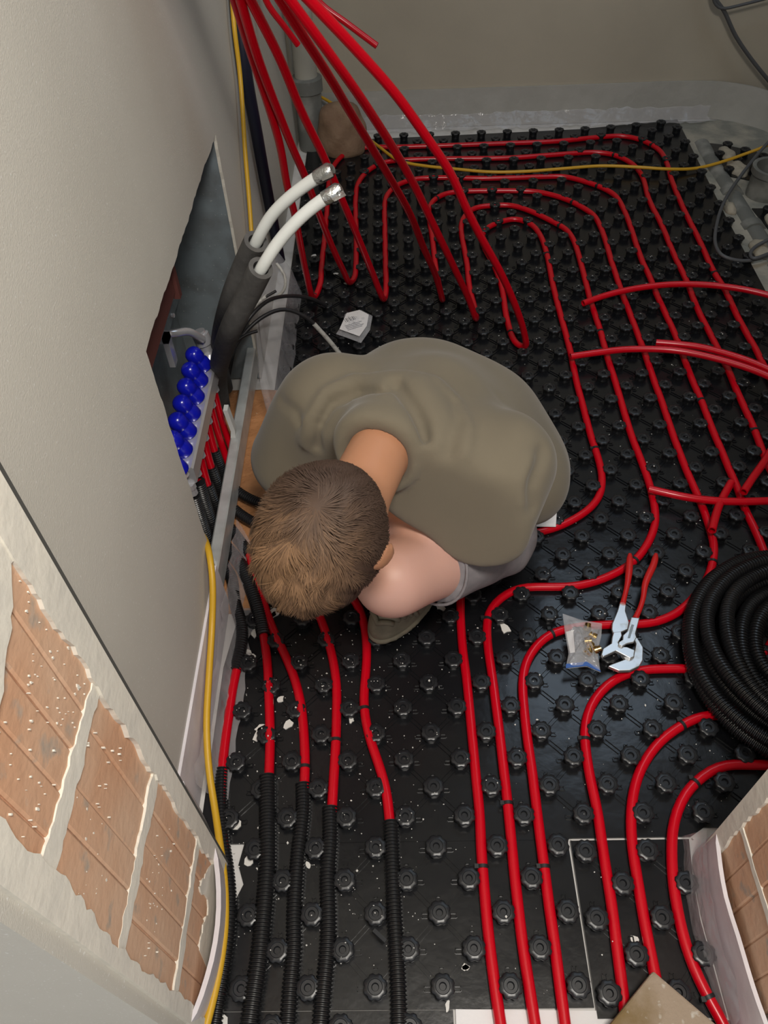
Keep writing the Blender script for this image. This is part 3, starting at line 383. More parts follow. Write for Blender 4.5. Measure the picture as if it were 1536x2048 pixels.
s4 = tag(band('edge_strip', [(x, FY, -.005, x, FY + .006, .135) for x in (-.20, .2, .6, 1.0, 1.25)] + [(1.40, FY - .012, -.005, 1.40, FY - .004, .13), (1.50, FY - .075, -.005, 1.51, FY - .06, .125), (1.565, 2.18, -.005, 1.58, 2.18, .12), (1.59, 2.0, -.005, 1.60, 2.0, .12), (1.60, 1.6, -.005, 1.61, 1.6, .12)], 'greystrip', .007, .03, .003), 'grey translucent foam edge strip along the foot of the far wall', 'edge strip')
ribbon('film_flap', [[(x, FY - .012, .05) for x in (.0, .3, .6, .9, 1.2, 1.36)], [(x, FY - .035, .02) for x in (.0, .3, .6, .9, 1.2, 1.36)], [(x, FY - .055, .006) for x in (.0, .3, .6, .9, 1.2, 1.36)]], 'film', s4, .005, 9)
fs = tag(ribbon('clear_film_strip', [[(-.262, y, .135) for y in (.80, .95, 1.1, 1.25)], [(-.235, y, .12) for y in (.62, .85, 1.05, 1.22)], [(-.205, y, .075) for y in (.50, .78, 1.02, 1.2)], [(-.190, y, .03) for y in (.46, .75, 1.0, 1.18)], [(-.182, y, .004) for y in (.44, .74, 1.0, 1.18)]], 'film', None, .0025, 12), 'clear crumpled plastic film standing beside the manifold recess', 'plastic film')

# ================================================================= studded heating mats
def knob_mesh():
    n = 24
    def ring(r0, r1, zz): return [((r1 if k % 3 == 0 else r0) * math.cos(2 * math.pi * k / n), (r1 if k % 3 == 0 else r0) * math.sin(2 * math.pi * k / n), zz) for k in range(n)]
    rings = [ring(.0145, .0138, 0), ring(.0150, .0140, .012), ring(.0186, .0160, .0150), ring(.0182, .0158, .0190), ring(.0168, .0150, .0200), ring(.0112, .0112, .0203), ring(.0102, .0102, .0190), ring(.0058, .0058, .0190), ring(.0046, .0046, .0145)]
    V = sum(rings, []); F = [(i * n + k, i * n + (k + 1) % n, (i + 1) * n + (k + 1) % n, (i + 1) * n + k) for i in range(len(rings) - 1) for k in range(n)] + [tuple(range(8 * n, 9 * n))]
    me = bpy.data.meshes.new('knob'); me.from_pydata(V, [], F); me.materials.append(MT['knob']); me.polygons.foreach_set('use_smooth', [True] * len(me.polygons)); me.set_sharp_from_angle(angle=math.radians(48)); me.update(); return me, V, F
KNOB, KV, KF = knob_mesh()
def warp(x, y):
    d = max(0., y - 1.3); return x * (1 + .012 * d), y + .118 * d * d + .30 * max(0., x - .75) ** 2 * d
def heating_mat(name, label, poly, lift=0., holes=(), maxn=300, off=(0, 0), clip=.006, group=None):
    P = np.array(poly)
    top = tag(MB().prism(poly, 2, -.0035 + lift, lift).build(name, MT['mat']), label, 'heating mat')
    def inside(x, y, mrg):
        c = False; j = len(P) - 1
        for i in range(len(P)):
            if (P[i][1] > y) != (P[j][1] > y) and x < (P[j][0] - P[i][0]) * (y - P[i][1]) / (P[j][1] - P[i][1]) + P[i][0]: c = not c
            j = i
        if not c: return False
        for i in range(len(P)):
            a = P[i - 1]; b = P[i]; t = np.clip(((x, y) - a) @ (b - a) / ((b - a) @ (b - a)), 0, 1)
            if np.hypot(*((x, y) - a - t * (b - a))) < mrg: return False
        return True
    K = []
    for i in range(-8, 34):
        for j in range(-16, 48):
            if (i + j) % 2: continue
            x, y = warp(i * .05 + off[0], j * .05 + off[1])
            if inside(x, y, clip) and not any(a <= x <= b and c <= y <= d for a, b, c, d in holes): K.append((x, y))
    K.sort(key=lambda q: (q[0] - CAM_LOC[0]) ** 2 + (q[1] - CAM_LOC[1]) ** 2)
    for x, y in K[:maxn]:
        o = bpy.data.objects.new('knob', KNOB); link(o, top); o.location = (x, y, lift); o.rotation_euler.z = rnd.uniform(-.06, .06)
    rest = MB()
    for x, y in K[maxn:]: rest.add([(a + x, b + y, c + lift) for a, b, c in KV], KF)
    if rest.v: rest.build('knobs', MT['knob'], top, True, 48)['kind'] = 'stuff'
    rb = MB(); h = .0022; w = .0011
    def bar(p, q):
        p = np.array(p); q = np.array(q); d = (q - p) / np.linalg.norm(q - p); n = np.array([-d[1], d[0]]) * w
        c = [p - n, q - n, q + n, p + n]
        rb.add([(*a, lift) for a in c] + [(*a, lift + h) for a in c], [(4, 5, 6, 7), (0, 1, 5, 4), (1, 2, 6, 5), (2, 3, 7, 6), (3, 0, 4, 7)])
    ks = set((round(a, 3), round(b, 3)) for a, b in K)
    for x, y in K:
        if y > 1.3: continue
        c = np.array((x, y))
        for dx, dy in ((1, 1), (1, -1)):
            if not inside(x + .05 * dx, y + .05 * dy, .004): continue
            d = np.array((dx, dy)) * .7071; n = np.array((-d[1], d[0])) * .0035
            for s in (-1, 1): bar(c + d * .019 + n * s, c + d * .0517 + n * s)
        for d in ((1, 0), (-1, 0), (0, 1)):
            d = np.array(d, float); n = np.array((-d[1], d[0])) * .0032; a = .0185; b = .0275
            if not inside(*(c + d * .03), .003): continue
            bar(c + d * a + n, c + d * b + n); bar(c + d * a - n, c + d * b - n); bar(c + d * b + n, c + d * b - n)
    if rb.v: rb.build('moulded_ribs', MT['mat'], top)['kind'] = 'stuff'
    return top
farL, farR = 2.262, 2.335
heating_mat('heating_mat', 'large black studded mat at the far end under the red pipe arches', [(-.225, .728), (1.215, .728), (1.203, 1.10), (1.214, 1.58), (1.228, 1.94), (1.243, farR), (.85, 2.275), (.30, 2.255), (-.10, 2.245), (-.225, 2.2)], holes=[(-.3, -.08, 2.05, 2.3)])
heating_mat('heating_mat', 'black studded mat in the middle under the crouching person', [(-.250, -.436), (.372, -.4365), (.374, -.4345), (.575, -.4345), (.60, -.42), (1.30, -.42), (1.30, .7275), (-.182, .7275), (-.182, .12), (-.235, .03), (-.252, -.1)])
heating_mat('heating_mat', 'black studded mat piece in the doorway with corrugated sleeves across it', [(-.172, -.4365), (.370, -.4368), (.371, -.676), (-.20, -.676), (-.188, -.55), (-.166, -.50), (-.178, -.47)], clip=.004)
heating_mat('heating_mat', 'small cut mat piece with a white edge beside the right door jamb', [(.374, -.4390), (.570, -.4390), (.561, -.50), (.556, -.56), (.558, -.62), (.560, -.69), (.3735, -.69)], .0015, clip=.004, off=(.043, -.011))
heating_mat('heating_mat', 'triangular mat offcut beyond the grey drain pipe at the far right', [(1.285, 2.125), (1.36, 2.10), (1.48, 2.02), (1.47, 1.84), (1.40, 1.80), (1.31, 1.85)], clip=-.02)
heating_mat('heating_mat', 'narrow mat offcut at the right edge in front of the drain stub', [(1.315, 1.62), (1.56, 1.60), (1.56, 1.10), (1.36, 1.10), (1.335, 1.35)], clip=-.02)
heating_mat('heating_mat', 'strip of black studded mat at the bottom edge left of the white board', [(-.20, -.677), (.164, -.677), (.164, -1.0), (-.20, -1.0)], clip=.004)
heating_mat('heating_mat', 'strip of black studded mat at the bottom edge beside the stone slab', [(.406, -.693), (.60, -.693), (.60, -1.0), (.406, -1.0)], clip=.004)
tag(MB().prism([(.168, -.676), (.402, -.680), (.405, -.80), (.165, -.80)], 2, -.0065, -.001).build('insulation_board', MT['paper']), 'white board showing below the pipes at the bottom of the doorway', 'board')
# ================================================================= red heating loops
TOPZ = 1.62
def loop(k, label, tie_at, hang=None, drop=0.):
    tl, leg = LOOPk = globals()['LOOP%d' % k]
    t0 = np.array(tl[0]); t1 = np.array(tl[1]); up = (t0 - t1) / np.linalg.norm(t0 - t1)
    if hang is not None:        # the free end goes up, over and hangs down again
        H = [np.array(h) for h in hang]
        pre = [H[2], H[1], H[0], H[0] + (H[0] - H[1]) * 1.2 + v3(0, 0, .10), H[0] * .5 + t0 * .5 + v3(-.03, -.05, .55), t0 + up * .45 + v3(0, .03, .05), t0 + up * .2]
    else: pre = [t0 + up * .75 + v3(-.02, 0, .05), t0 + up * .4, t0 + up * .15]
    pre = [v3(max(p[0], -.235), p[1], p[2]) for p in pre]
    pts = pre + [np.array(q) for q in tl[:-1]] + [np.array(tl[-1]) * (1, 1, 0) + v3(0, 0, max(tl[-1][2], .016))] + [np.array(q) for q in leg[1:]]
    o = tag(pipe('heating_pipe', pts, .0089, MT['red'], None, 12, .014, hollow=True), label, 'pipe', 'six nested red floor heating loops')
    ties(o, smoothed(spline([np.array(q) for q in leg], .006)), tie_at, .0089, MT['tie']); return o
loop(6, 'red heating pipe forming the innermost small arch on the far mat', [(.447, 1.554), (.583, 1.351), (.43, .952), (.578, .478), (.222, -.478)], END_A)
loop(5, 'red heating pipe of the second arch counted from the innermost one', [(.654, 1.526), (.68, .943), (.604, .134), (.274, -.004), (.275, -.378)])
loop(4, 'red heating pipe of the third arch that runs under the pliers and plastic bag', [(.254, 1.736), (.72, 1.682), (.765, .127), (.401, -.043), (.323, -.485)], END_B)
loop(3, 'red heating pipe of the fourth arch, just in front of the yellow cable', [(.824, 1.79), (.879, 1.141), (.879, .639), (.428, -.268)])
loop(2, 'red heating pipe of the fifth arch, just behind the yellow cable', [(.929, 2.024), (.98, .525), (.606, -.242)])
loop(1, 'red heating pipe of the outermost arch, nearest the far wall', [(1.09, 2.096), (1.079, 1.219), (.60, -.348), (.528, -.668)])
# ----------------------------------------------------------------- sleeved lines at the left
def line(k, label, up_sleeve, tie_at=(), down_r=.0125, up_r=.0125, join=(), rng=None):
    red = [np.array(q) for q in globals()['RED_' + k]]; up = [np.array(q) for q in globals()['UP_' + k]]; sl = [np.array(q) for q in globals()['SLV_' + k]]
    pts = up[:-1] + list(join) + red[(1 if up_sleeve else 0):-1] + sl[1:]
    o = tag(pipe('heating_pipe', pts, .0089, MT['red'], None, 12, .012, sm=3), label, 'pipe', 'heating pipes with black sleeves')
    if up_sleeve: corrugated('conduit_sleeve', up, up_r, MT['black'], o, depth=.0018)
    elif rng: corrugated('conduit_sleeve', up[rng[0]:rng[1]], up_r, MT['black'], o, depth=.0018)
    corrugated('conduit_sleeve', sl, down_r, MT['black'], o)
    ties(o, spline(red, .006), tie_at, .0089, MT['tie']); return o
line('L1', 'red pipe with two black sleeves, next to the yellow cable', True, down_r=.0115)
line('L2', 'red pipe with a thick black sleeve, second from the yellow cable', True, down_r=.0150, up_r=.0145)
line('L3', 'red pipe with a black sleeve, third from the yellow cable', False, [(-.079, -.31)], .0130, rng=(1, 5))
l4 = line('L4', 'red pipe with a black sleeve, fourth from the yellow cable', False, [(-.024, -.26)], .0135, rng=(1, 5))
line('L5', 'red pipe with an S-bend and black sleeve, fifth from the yellow cable', False, [(.024, -.199)], .0130, rng=(1, 5))
# a loose clip on the S-bend sleeve
m = MB().box((-.003, -.012, .0), (.003, .012, .006)); o = m.build('cable_tie', MT['tie']); o.location = (.056, -.585, .027); o.rotation_euler = (.1, .2, .9)
tag(o, 'black plastic tie tail sticking out on the right-hand sleeve', 'cable tie')
# ----------------------------------------------------------------- loose red pipe ends
for nm, lab in (('LOOSE1', 'loose red pipe arching over the mat at the right, farthest of three'), ('LOOSE2', 'long loose red pipe lying across the floor loops near the shirt'), ('LOOSE3', 'loose red pipe end lying on top of the long one at the right'), ('LOOSE4', 'loose red pipe lying level across the loops above the black coil'), ('LOOSE5', 'short red pipe end with open mouth below the level loose pipe'), ('LOOSE6', 'short red pipe end with open mouth above the level loose pipe')):
    tag(pipe('loose_pipe', [np.array(q) for q in globals()[nm]], .0089, MT['red'], None, 14, .012, hollow=True), lab, 'pipe', 'loose red pipe ends')
# ----------------------------------------------------------------- coil of corrugated conduit
cc = v3(.885, -.118, 0); pts = []; turns = [(.236, .036), (.230, .050), (.200, .040), (.204, .068), (.172, .044), (.180, .072), (.146, .050), (.118, .060)]
nt_ = len(turns)
for i in range(nt_ * 24):
    t = i / 24; k = int(t); fr = t - k; r0, z0 = turns[k]; r1, z1 = turns[min(k + 1, nt_ - 1)]; s = fr * fr * (3 - 2 * fr); s = max(0, (s - .6) / .4)
    r = r0 + (r1 - r0) * s; zz = z0 + (z1 - z0) * s; a = 2 * math.pi * t + 2.0
    pts.append(cc + v3((r + .006 * math.sin(2 * a + k)) * math.cos(a), r * 1.0 * math.sin(a), zz + .004 * math.sin(3 * a + k)))
tag(corrugated('conduit_coil', pts, .0140, MT['black'], None, .0060, .0026, 12), 'coil of black corrugated conduit lying at the right edge', 'conduit coil')

# ================================================================= manifold recess
mbx = tag(empty('manifold_box', (-.36, .42, 0)), 'galvanised manifold box set into the left wall opening', 'manifold box')
def part(m, name, mat, parent, smooth=False, sharp=None):
    o = m.build(name, MT[mat], parent, smooth, sharp); o.matrix_parent_inverse = Matrix.Translation(parent.location).inverted(); return o
part(MB().box((-.452, oy0 - .01, .0), (-.449, oy1 + .01, oz + .008)), 'back_panel', 'galv', mbx)
part(MB().box((-.449, oy1 + .001, .0), (-.2718, oy1 + .009, oz + .008)), 'side_panel', 'galv', mbx)
part(MB().box((-.449, oy0 - .009, .0), (-.2718, oy0 - .002, oz + .008)), 'side_panel', 'galv', mbx)
part(MB().box((-.449, oy0 - .006, oz + .003), (-.2718, oy1 + .006, oz + .008)), 'top_panel', 'galv', mbx)
part(MB().box((-.292, oy0 + .002, .575), (-.286, .335, .640)).box((-.292, .325, .560), (-.280, .340, .645)), 'frame_lip', 'lip', mbx)
for zz in (.335, .365): part(MB().box((-.449, oy0, zz), (-.445, oy1 + .005, zz + .003)), 'ridge', 'alu', mbx)
part(MB().box((-.449, .30, .27), (-.425, .80, .295)), 'mounting_rail', 'galv', mbx)
for yy in (.36, .68): part(MB().lathe([(.006, 0), (.006, .006), (.003, .008)], (-.425, yy, .283), (1, 0, 0), 8), 'screw', 'chrome', mbx)
rl = MB().prism([(-.290, .040), (-.266, .040), (-.266, .098), (-.269, .101), (-.287, .101), (-.290, .098)], 1, .055, .875)
tag(rl.build('front_rail', MT['alu']), 'long aluminium rail on the floor across the manifold recess', 'rail')
# clay bed
def bed(name, x0, x1, y0, y1, h, mat, parent=None, seed=3, n=(26, 60), zb=-.006):
    g = np.random.default_rng(seed); A = g.normal(0, 1, (8, 4)); X, Y = np.meshgrid(np.linspace(x0, x1, n[0]), np.linspace(y0, y1, n[1]), indexing='ij')
    Z = np.zeros_like(X)
    for a in A: Z += np.sin(X * 40 * a[0] + Y * 30 * a[1] + a[2] * 6) * .125
    Z = h * (.75 + .45 * Z); e = np.minimum.reduce([X - x0, x1 - X, Y - y0, y1 - Y]); Z = zb + (Z - zb) * np.clip(e / .012, 0, 1)
    V = np.stack([X, Y, Z], -1).reshape(-1, 3); F = [(i * n[1] + j, (i + 1) * n[1] + j, (i + 1) * n[1] + j + 1, i * n[1] + j + 1) for i in range(n[0] - 1) for j in range(n[1] - 1)]
    return mesh(name, V, F, MT[mat], parent, True)
tag(bed('clay_bed', -.449, -.186, .03, .74, .012, 'clay'), 'brown clay bed on the floor of the manifold recess', 'clay', kind='stuff')
# manifold
mf = tag(empty('heating_manifold', (-.32, .36, .24)), 'chrome heating manifold with a row of blue valve caps', 'manifold')
part(MB().prism([(-.326, .240), (-.298, .240), (-.294, .244), (-.294, .280), (-.298, .284), (-.326, .284), (-.330, .280), (-.330, .244)], 1, .175, .535), 'manifold_bar', 'chrome', mf, True, 25)
ax = v3(-.42, -.05, .9)
for k in range(7):
    y = .165 + .0525 * k; b = v3(-.314, y, .282)
    c = part(MB().lathe([(.0175, .002), (.0190, .005), (.0190, .022), (.0165, .026), (.0165, .028), (.0185, .031), (.0190, .040), (.0178, .049), (.0140, .055), (.0085, .0585), (.003, .0595)], b, ax, 18), 'valve_cap', 'blue', mf, True, 35)
    for t in range(1): part(MB().lathe([(.008, -.012), (.008, .006)], b, ax, 12), 'valve_stem', 'chrome', mf, True, 40)
part(MB().lathe([(.013, 0), (.015, .006), (.015, .040), (.019, .042), (.019, .066), (.014, .068), (.014, .074)], (-.312, .535, .262), (-.25, .15, 1), 16), 'end_valve', 'chrome', mf, True, 35)
part(MB().lathe([(.015, -.004), (.015, .018), (.012, .020)], (-.312, .535, .262), (0, 1, 0), 8), 'end_nut', 'chrome', mf, True, 30)
part(MB().tube(spline([(-.318, .52, .33), (-.335, .49, .372), (-.36, .46, .39), (-.447, .45, .396)], .01), .0085, 12), 'bleed_elbow', 'chrome', mf, True, 50)
part(MB().box((-.45, .425, .39), (-.36, .45, .402)).box((-.372, .425, .33), (-.36, .45, .402)), 'bracket', 'chrome', mf)
for k in range(7):
    y = .175 + .0525 * k
    part(MB().lathe([(.0125, 0), (.0125, .012), (.010, .014), (.010, .03)], (-.312, y, .240), (.1, 0, -1), 8), 'pipe_nut', 'chrome', mf, True, 30)
for k, y in enumerate((.4375, .49)):
    tag(pipe('heating_pipe', [(-.312, y, .215), (-.312, y, .14), (-.305, y - .01, .07), (-.285, y - .05, .02)], .0080, MT['red']), ('red pipe stub under the manifold bar, second from its far end', 'red pipe stub under the far end of the manifold bar')[k], 'pipe', 'stubs under the manifold')
for nm, wp, lab in (('FOAM1', 'WHITE1', 'farther'), ('FOAM2', 'WHITE2', 'nearer')):
    F_ = [np.array(q) for q in globals()[nm]]; W_ = [np.array(q) for q in globals()[wp]]
    o = tag(pipe('supply_pipe', F_[:-1] + W_[1:], .0100, MT['white'], None, 16), 'white supply pipe with grey foam lagging and foil end, the %s of the pair' % lab, 'pipe', 'lagged supply pipes')
    P = smoothed(spline(F_, .012), 2)
    lg = MB().tube(P, .0205, 20, cap=False).tube(P[::-1], .0130, 20, cap=False); n = len(P) * 20
    for base in ((len(P) - 1) * 20,):
        oi = [n + int(np.argmin([np.linalg.norm(np.array(lg.v[n + i]) - np.array(lg.v[base + j])) for i in range(20)])) for j in range(20)]
        lg.f += [(base + j, base + (j + 1) % 20, oi[(j + 1) % 20], oi[j]) for j in range(20)]
    lg.build('foam_lagging', MT['foam'], o, True, 50)
    e = W_[-1]; T = W_[-1] - W_[-2]; T /= np.linalg.norm(T); fm = MB().tube([e - T * .022, e - T * .012, e + T * .004, e + T * .010], [.0112, .0116, .0120, .0075], 14)
    sd = np.cross(T, (0, 0, 1.)); sd /= np.linalg.norm(sd); w2 = np.cross(T, sd)
    fm.add([e - T * .010 + sd * .011, e + T * .012 + sd * .010, e + T * .014 + sd * .018 + w2 * .006, e - T * .006 + sd * .019 + w2 * .004], [(0, 1, 2, 3)]); fm.build('foil_cap', MT['foil'], o, True, 40)
# cables round the recess
def cable(nm, r, mat, label, end=None, endmat='cablewhite', er=None, group=None):
    o = tag(pipe('cable', [np.array(q) for q in globals()[nm]], r, MT[mat], None, 10, .012), label, 'cable', group)
    if end: pipe('cable_end', [np.array(q) for q in globals()[end]], er or r * 1.15, MT[endmat], o, 10, .012)
    return o
cable('CAB_A', .0050, 'cableblack', 'black cable arching out of the recess with a white end behind the shirt', 'CAB_A2', 'cablewhite', .0060)
cable('CAB_B', .0048, 'cablewhite', 'white cable standing up beside the manifold with a dark tip', 'CAB_B2', 'cableblack', .0040)
cable('CAB_C', .0050, 'cableblack', 'black cable reaching out of the recess to the first red pipe')
cable('CAB_D', .0042, 'cablewhite', 'thin white cable looping out just below the lagged pipe ends')
cable('CAB_E', .0048, 'cablewhite', 'white cable with dark tip between the two black cables', 'CAB_E2', 'cableblack', .0036)
o = tag(MB().prism([(-.262, .08), (-.246, .083), (-.240, .14), (-.246, .205), (-.256, .205), (-.250, .14)], 1, .43, .45).build('cable_clip', MT['white']), 'white plastic clip standing behind the aluminium rail', 'clip')
o.location = (-.035, .02, -.02)
# cables, hose, yellow lines
cable('YEL_WALL', .0055, 'yellow', 'yellow cable hanging down the left wall beyond the recess')
cable('YEL_FAR', .0055, 'yellowdim', 'yellow cable crossing the red arches on the far mat')
cable('YEL_NEAR', .0062, 'yellow', 'yellow cable running along the left wall past the brick jamb')
tag(pipe('hose', [np.array(q) for q in HOSE], .0160, MT['hose'], None, 16), 'thick navy blue hose hanging by the far end of the left wall', 'hose')
cable('CAB_TOP1', .0070, 'cablegrey', 'dark cable sloping down the far wall in the upper right corner')
cable('CAB_TOP2', .0050, 'cablegrey', 'dark cable loop at the very top near the right corner')
cable('CAB_GREY', .0055, 'cablegrey', 'grey cable looping over the concrete strip beside the mat')
cable('CAB_GREY2', .0055, 'cablegrey', 'short grey cable bend at the right edge near the offcut')
# ================================================================= far corner and concrete strip
dp = tag(MB().lathe([(.050, -.006), (.050, .20), (.058, .205), (.058, .25), (.050, .255)], (-.205, 2.20, 0), (0, 0, 1), 24).build('drain_pipe', MT['greypvc'], None, True, 35), 'grey vertical drain pipe in the far left corner', 'pipe')
MB().lathe([(.042, .255), (.042, 2.5)], (-.205, 2.20, 0), (0, 0, 1), 20).build('upper_pipe', MT['boxing'], dp, True, 40)
# ---------------------------------------------------------------- implicit surfaces
def v3(*a): return np.array(a, float)
def s_cone(P, a, b, r0, r1):
    a = np.asarray(a, float); b = np.asarray(b, float); ba = b - a
    h = np.clip(((P - a) @ ba) / (ba @ ba), 0, 1)
    return np.linalg.norm(P - a - h[:, None] * ba, axis=1) - (r0 + (r1 - r0) * h)
def s_ell(P, c, r, M=None):
    q = P - np.asarray(c, float)
    if M is not None: q = q @ M          # M columns = axes
    r = np.asarray(r, float)
    k0 = np.linalg.norm(q / r, axis=1); k1 = np.linalg.norm(q / (r * r), axis=1) + 1e-9
    return k0 * (k0 - 1) / k1
def s_torus(P, c, n, R, r):
    n = np.asarray(n, float) / np.linalg.norm(n); q = P - np.asarray(c, float)
    h = q @ n; rad = np.linalg.norm(q - h[:, None] * n, axis=1)
    return np.hypot(rad - R, h) - r
def smin(a, b, k):
    h = np.clip(.5 + .5 * (b - a) / k, 0, 1)
    return b + (a - b) * h - k * h * (1 - h)
def smax(a, b, k): return -smin(-a, -b, k)
def surface_nets(fn, lo, hi, h):
    lo = np.asarray(lo, float); n = np.ceil((np.asarray(hi) - lo) / h).astype(int) + 1
    ax = [lo[i] + h * np.arange(n[i]) for i in range(3)]
    G = np.stack(np.meshgrid(*ax, indexing='ij'), -1).reshape(-1, 3)
    F = np.concatenate([fn(g) for g in np.array_split(G, max(1, len(G) // 200000))]).reshape(n)
    I = F < 0; m = n - 1
    cs = [(i, j, k) for i in (0, 1) for j in (0, 1) for k in (0, 1)]
    sl = lambda A, c: A[c[0]:c[0] + m[0], c[1]:c[1] + m[1], c[2]:c[2] + m[2]]
    cnt = sum(sl(I, c).astype(int) for c in cs); act = (cnt > 0) & (cnt < 8)
    S = np.zeros(tuple(m) + (3,)); N = np.zeros(tuple(m))
    for c in cs:
        for a in range(3):
            if c[a]: continue
            d = list(c); d[a] = 1
            f0 = sl(F, c); f1 = sl(F, d); x = (f0 < 0) != (f1 < 0)
            t = np.where(x, f0 / np.where(x, f0 - f1, 1), 0)
            for b in range(3): S[..., b] += np.where(x, c[b] + (t if b == a else 0), 0)
            N += x
    idx = -np.ones(tuple(m), int); idx[act] = np.arange(act.sum())
    base = np.stack(np.nonzero(act), -1)
    V = lo + h * (base + S[act] / N[act][:, None])
    Q = []
    for a in range(3):
        b, c = (a + 1) % 3, (a + 2) % 3
        s0 = [slice(None)] * 3; s1 = [slice(None)] * 3; s0[a] = slice(0, -1); s1[a] = slice(1, None)
        X = I[tuple(s0)] != I[tuple(s1)]
        e = np.stack(np.nonzero(X), -1)
        e = e[(e[:, b] >= 1) & (e[:, c] >= 1) & (e[:, b] < m[b]) & (e[:, c] < m[c])]
        ins = I[e[:, 0], e[:, 1], e[:, 2]]
        def cell(db, dc):
            q = e.copy(); q[:, b] += db; q[:, c] += dc; return idx[q[:, 0], q[:, 1], q[:, 2]]
        quad = np.stack([cell(-1, -1), cell(0, -1), cell(0, 0), cell(-1, 0)], -1)
        quad[~ins] = quad[~ins][:, ::-1]
        Q.append(quad)
    Q = np.concatenate(Q); return V, Q[(Q >= 0).all(1)]

# ---------------------------------------------------------------- the crouching person (local axes: f forward, l left, z up)
PF = v3(-.58, -.815, 0) / np.hypot(.58, .815); PL = v3(-PF[1], PF[0], 0); PZ = v3(0, 0, 1); PH = v3(.262, .272, 0)
def pw(a, b, c): return PH + a * PF + b * PL + c * PZ
HEADC = v3(.002, -.196, .515)
HU = .80 * PF + .06 * PL + .60 * PZ; HU /= np.linalg.norm(HU)               # crown direction of the bowed head
HL = PL - (PL @ HU) * HU; HL /= np.linalg.norm(HL)
HF = np.cross(HL, HU)                                                        # face direction (down and forward)
HM = np.stack([HF, HL, HU], -1)
def hw(a, b, c): return HEADC + a * HF + b * HL + c * HU
NECK0 = pw(.30, .0, .50)
LKNEE = v3(.088, -.115, .305); LFOOT = v3(.150, .085, .055); LHIP = v3(.275, .060, .20)
RKNEE = v3(-.03, .12, .30); RFOOT = v3(.06, .22, .055); RHIP = pw(.04, -.11, .20)
LSH = pw(.25, .165, .455); RSH = pw(.25, -.175, .44)
LELB = v3(.10, .0, .26); LHAND = v3(-.09, .09, .085)
RELB = v3(-.125, .185, .24); RHAND = v3(-.135, .20, .085)
def head_sdf(P):
    d = s_ell(P, hw(-.005, 0, .022), (.100, .078, .092), HM)
    d = smin(d, s_ell(P, hw(.022, 0, -.045), (.066, .060, .075), HM), .03)
    d = smin(d, s_cone(P, hw(.085, 0, .0), hw(.108, 0, -.032), .010, .014), .012)      # nose
    d = smin(d, s_ell(P, hw(.088, 0, -.066), (.012, .026, .012), HM), .012)            # lips
    for s in (-1, 1):
        d = smin(d, s_ell(P, hw(-.008, s * .081, -.012), (.020, .009, .031), HM), .008) # ears
        d = smax(d, -s_ell(P, hw(.100, s * .033, .004), (.014, .017, .010), HM), .012)  # eye sockets
        d = smin(d, s_ell(P, hw(.084, s * .033, .004), (.012, .014, .011), HM), .004)   # eyes
    return d
def hand_sdf(P, wrist, c, fdir, side):
    fdir = fdir / np.linalg.norm(fdir); side = side - (side @ fdir) * fdir; side /= np.linalg.norm(side); nn = np.cross(fdir, side)
    M = np.stack([fdir, side, nn], -1)
    d = s_ell(P, c, (.050, .042, .018), M)
    for k, (o, L) in enumerate(((-.030, .058), (-.010, .074), (.011, .080), (.031, .068))):
        b = c + fdir * .040 + side * o; m = b + fdir * L * .5 + nn * .006; e = m + fdir * L * .38 - nn * .022
        d = smin(d, np.minimum(s_cone(P, b, m, .0095, .0088), s_cone(P, m, e, .0088, .0075)), .004)
    t0 = c - fdir * .015 + side * .036; t1 = t0 + fdir * .035 + side * .022; t2 = t1 + fdir * .030
    return smin(d, np.minimum(s_cone(P, t0, t1, .012, .010), s_cone(P, t1, t2, .010, .008)), .006)
def body_sdf(P):
    d = head_sdf(P)
    d = smin(d, s_cone(P, hw(-.040, 0, -.045), NECK0, .048, .048), .03)
    d = smin(d, s_cone(P, pw(.0, 0, .22), pw(.24, 0, .40), .115, .115), .05)
    d = smin(d, s_cone(P, pw(.23, .13, .42), pw(.23, -.13, .41), .062, .062), .05)
    for H, K, F in ((LHIP, LKNEE, LFOOT), (RHIP, RKNEE, RFOOT)):
        d = smin(d, s_cone(P, H, K, .080, .060), .04)
        d = smin(d, s_cone(P, K + v3(0, .004, -.006), F + v3(.015, .02, .06), .054, .036), .03)
        d = smin(d, s_ell(P, F + PF * .02, (.10, .040, .035), np.stack([PF, PL, PZ], -1)), .02)
    for S, E, H in ((LSH - .02 * PZ, LELB, LHAND), (RSH, RELB, RHAND)):
        d = smin(d, s_cone(P, S, E, .045, .038), .03); w = E + (H - E) * .78
        d = smin(d, s_cone(P, E, w, .041, .027), .02)
        d = smin(d, hand_sdf(P, w, H, H - E + v3(-.02, -.04, 0), v3(0, 0, 1.) if E is LELB else v3(.5, .3, .2)), .012)
    return d
NECKC = NECK0 + (hw(-.04, 0, -.045) - NECK0) * .22; NECKD = (hw(-.04, 0, -.045) - NECK0) / np.linalg.norm(hw(-.04, 0, -.045) - NECK0)
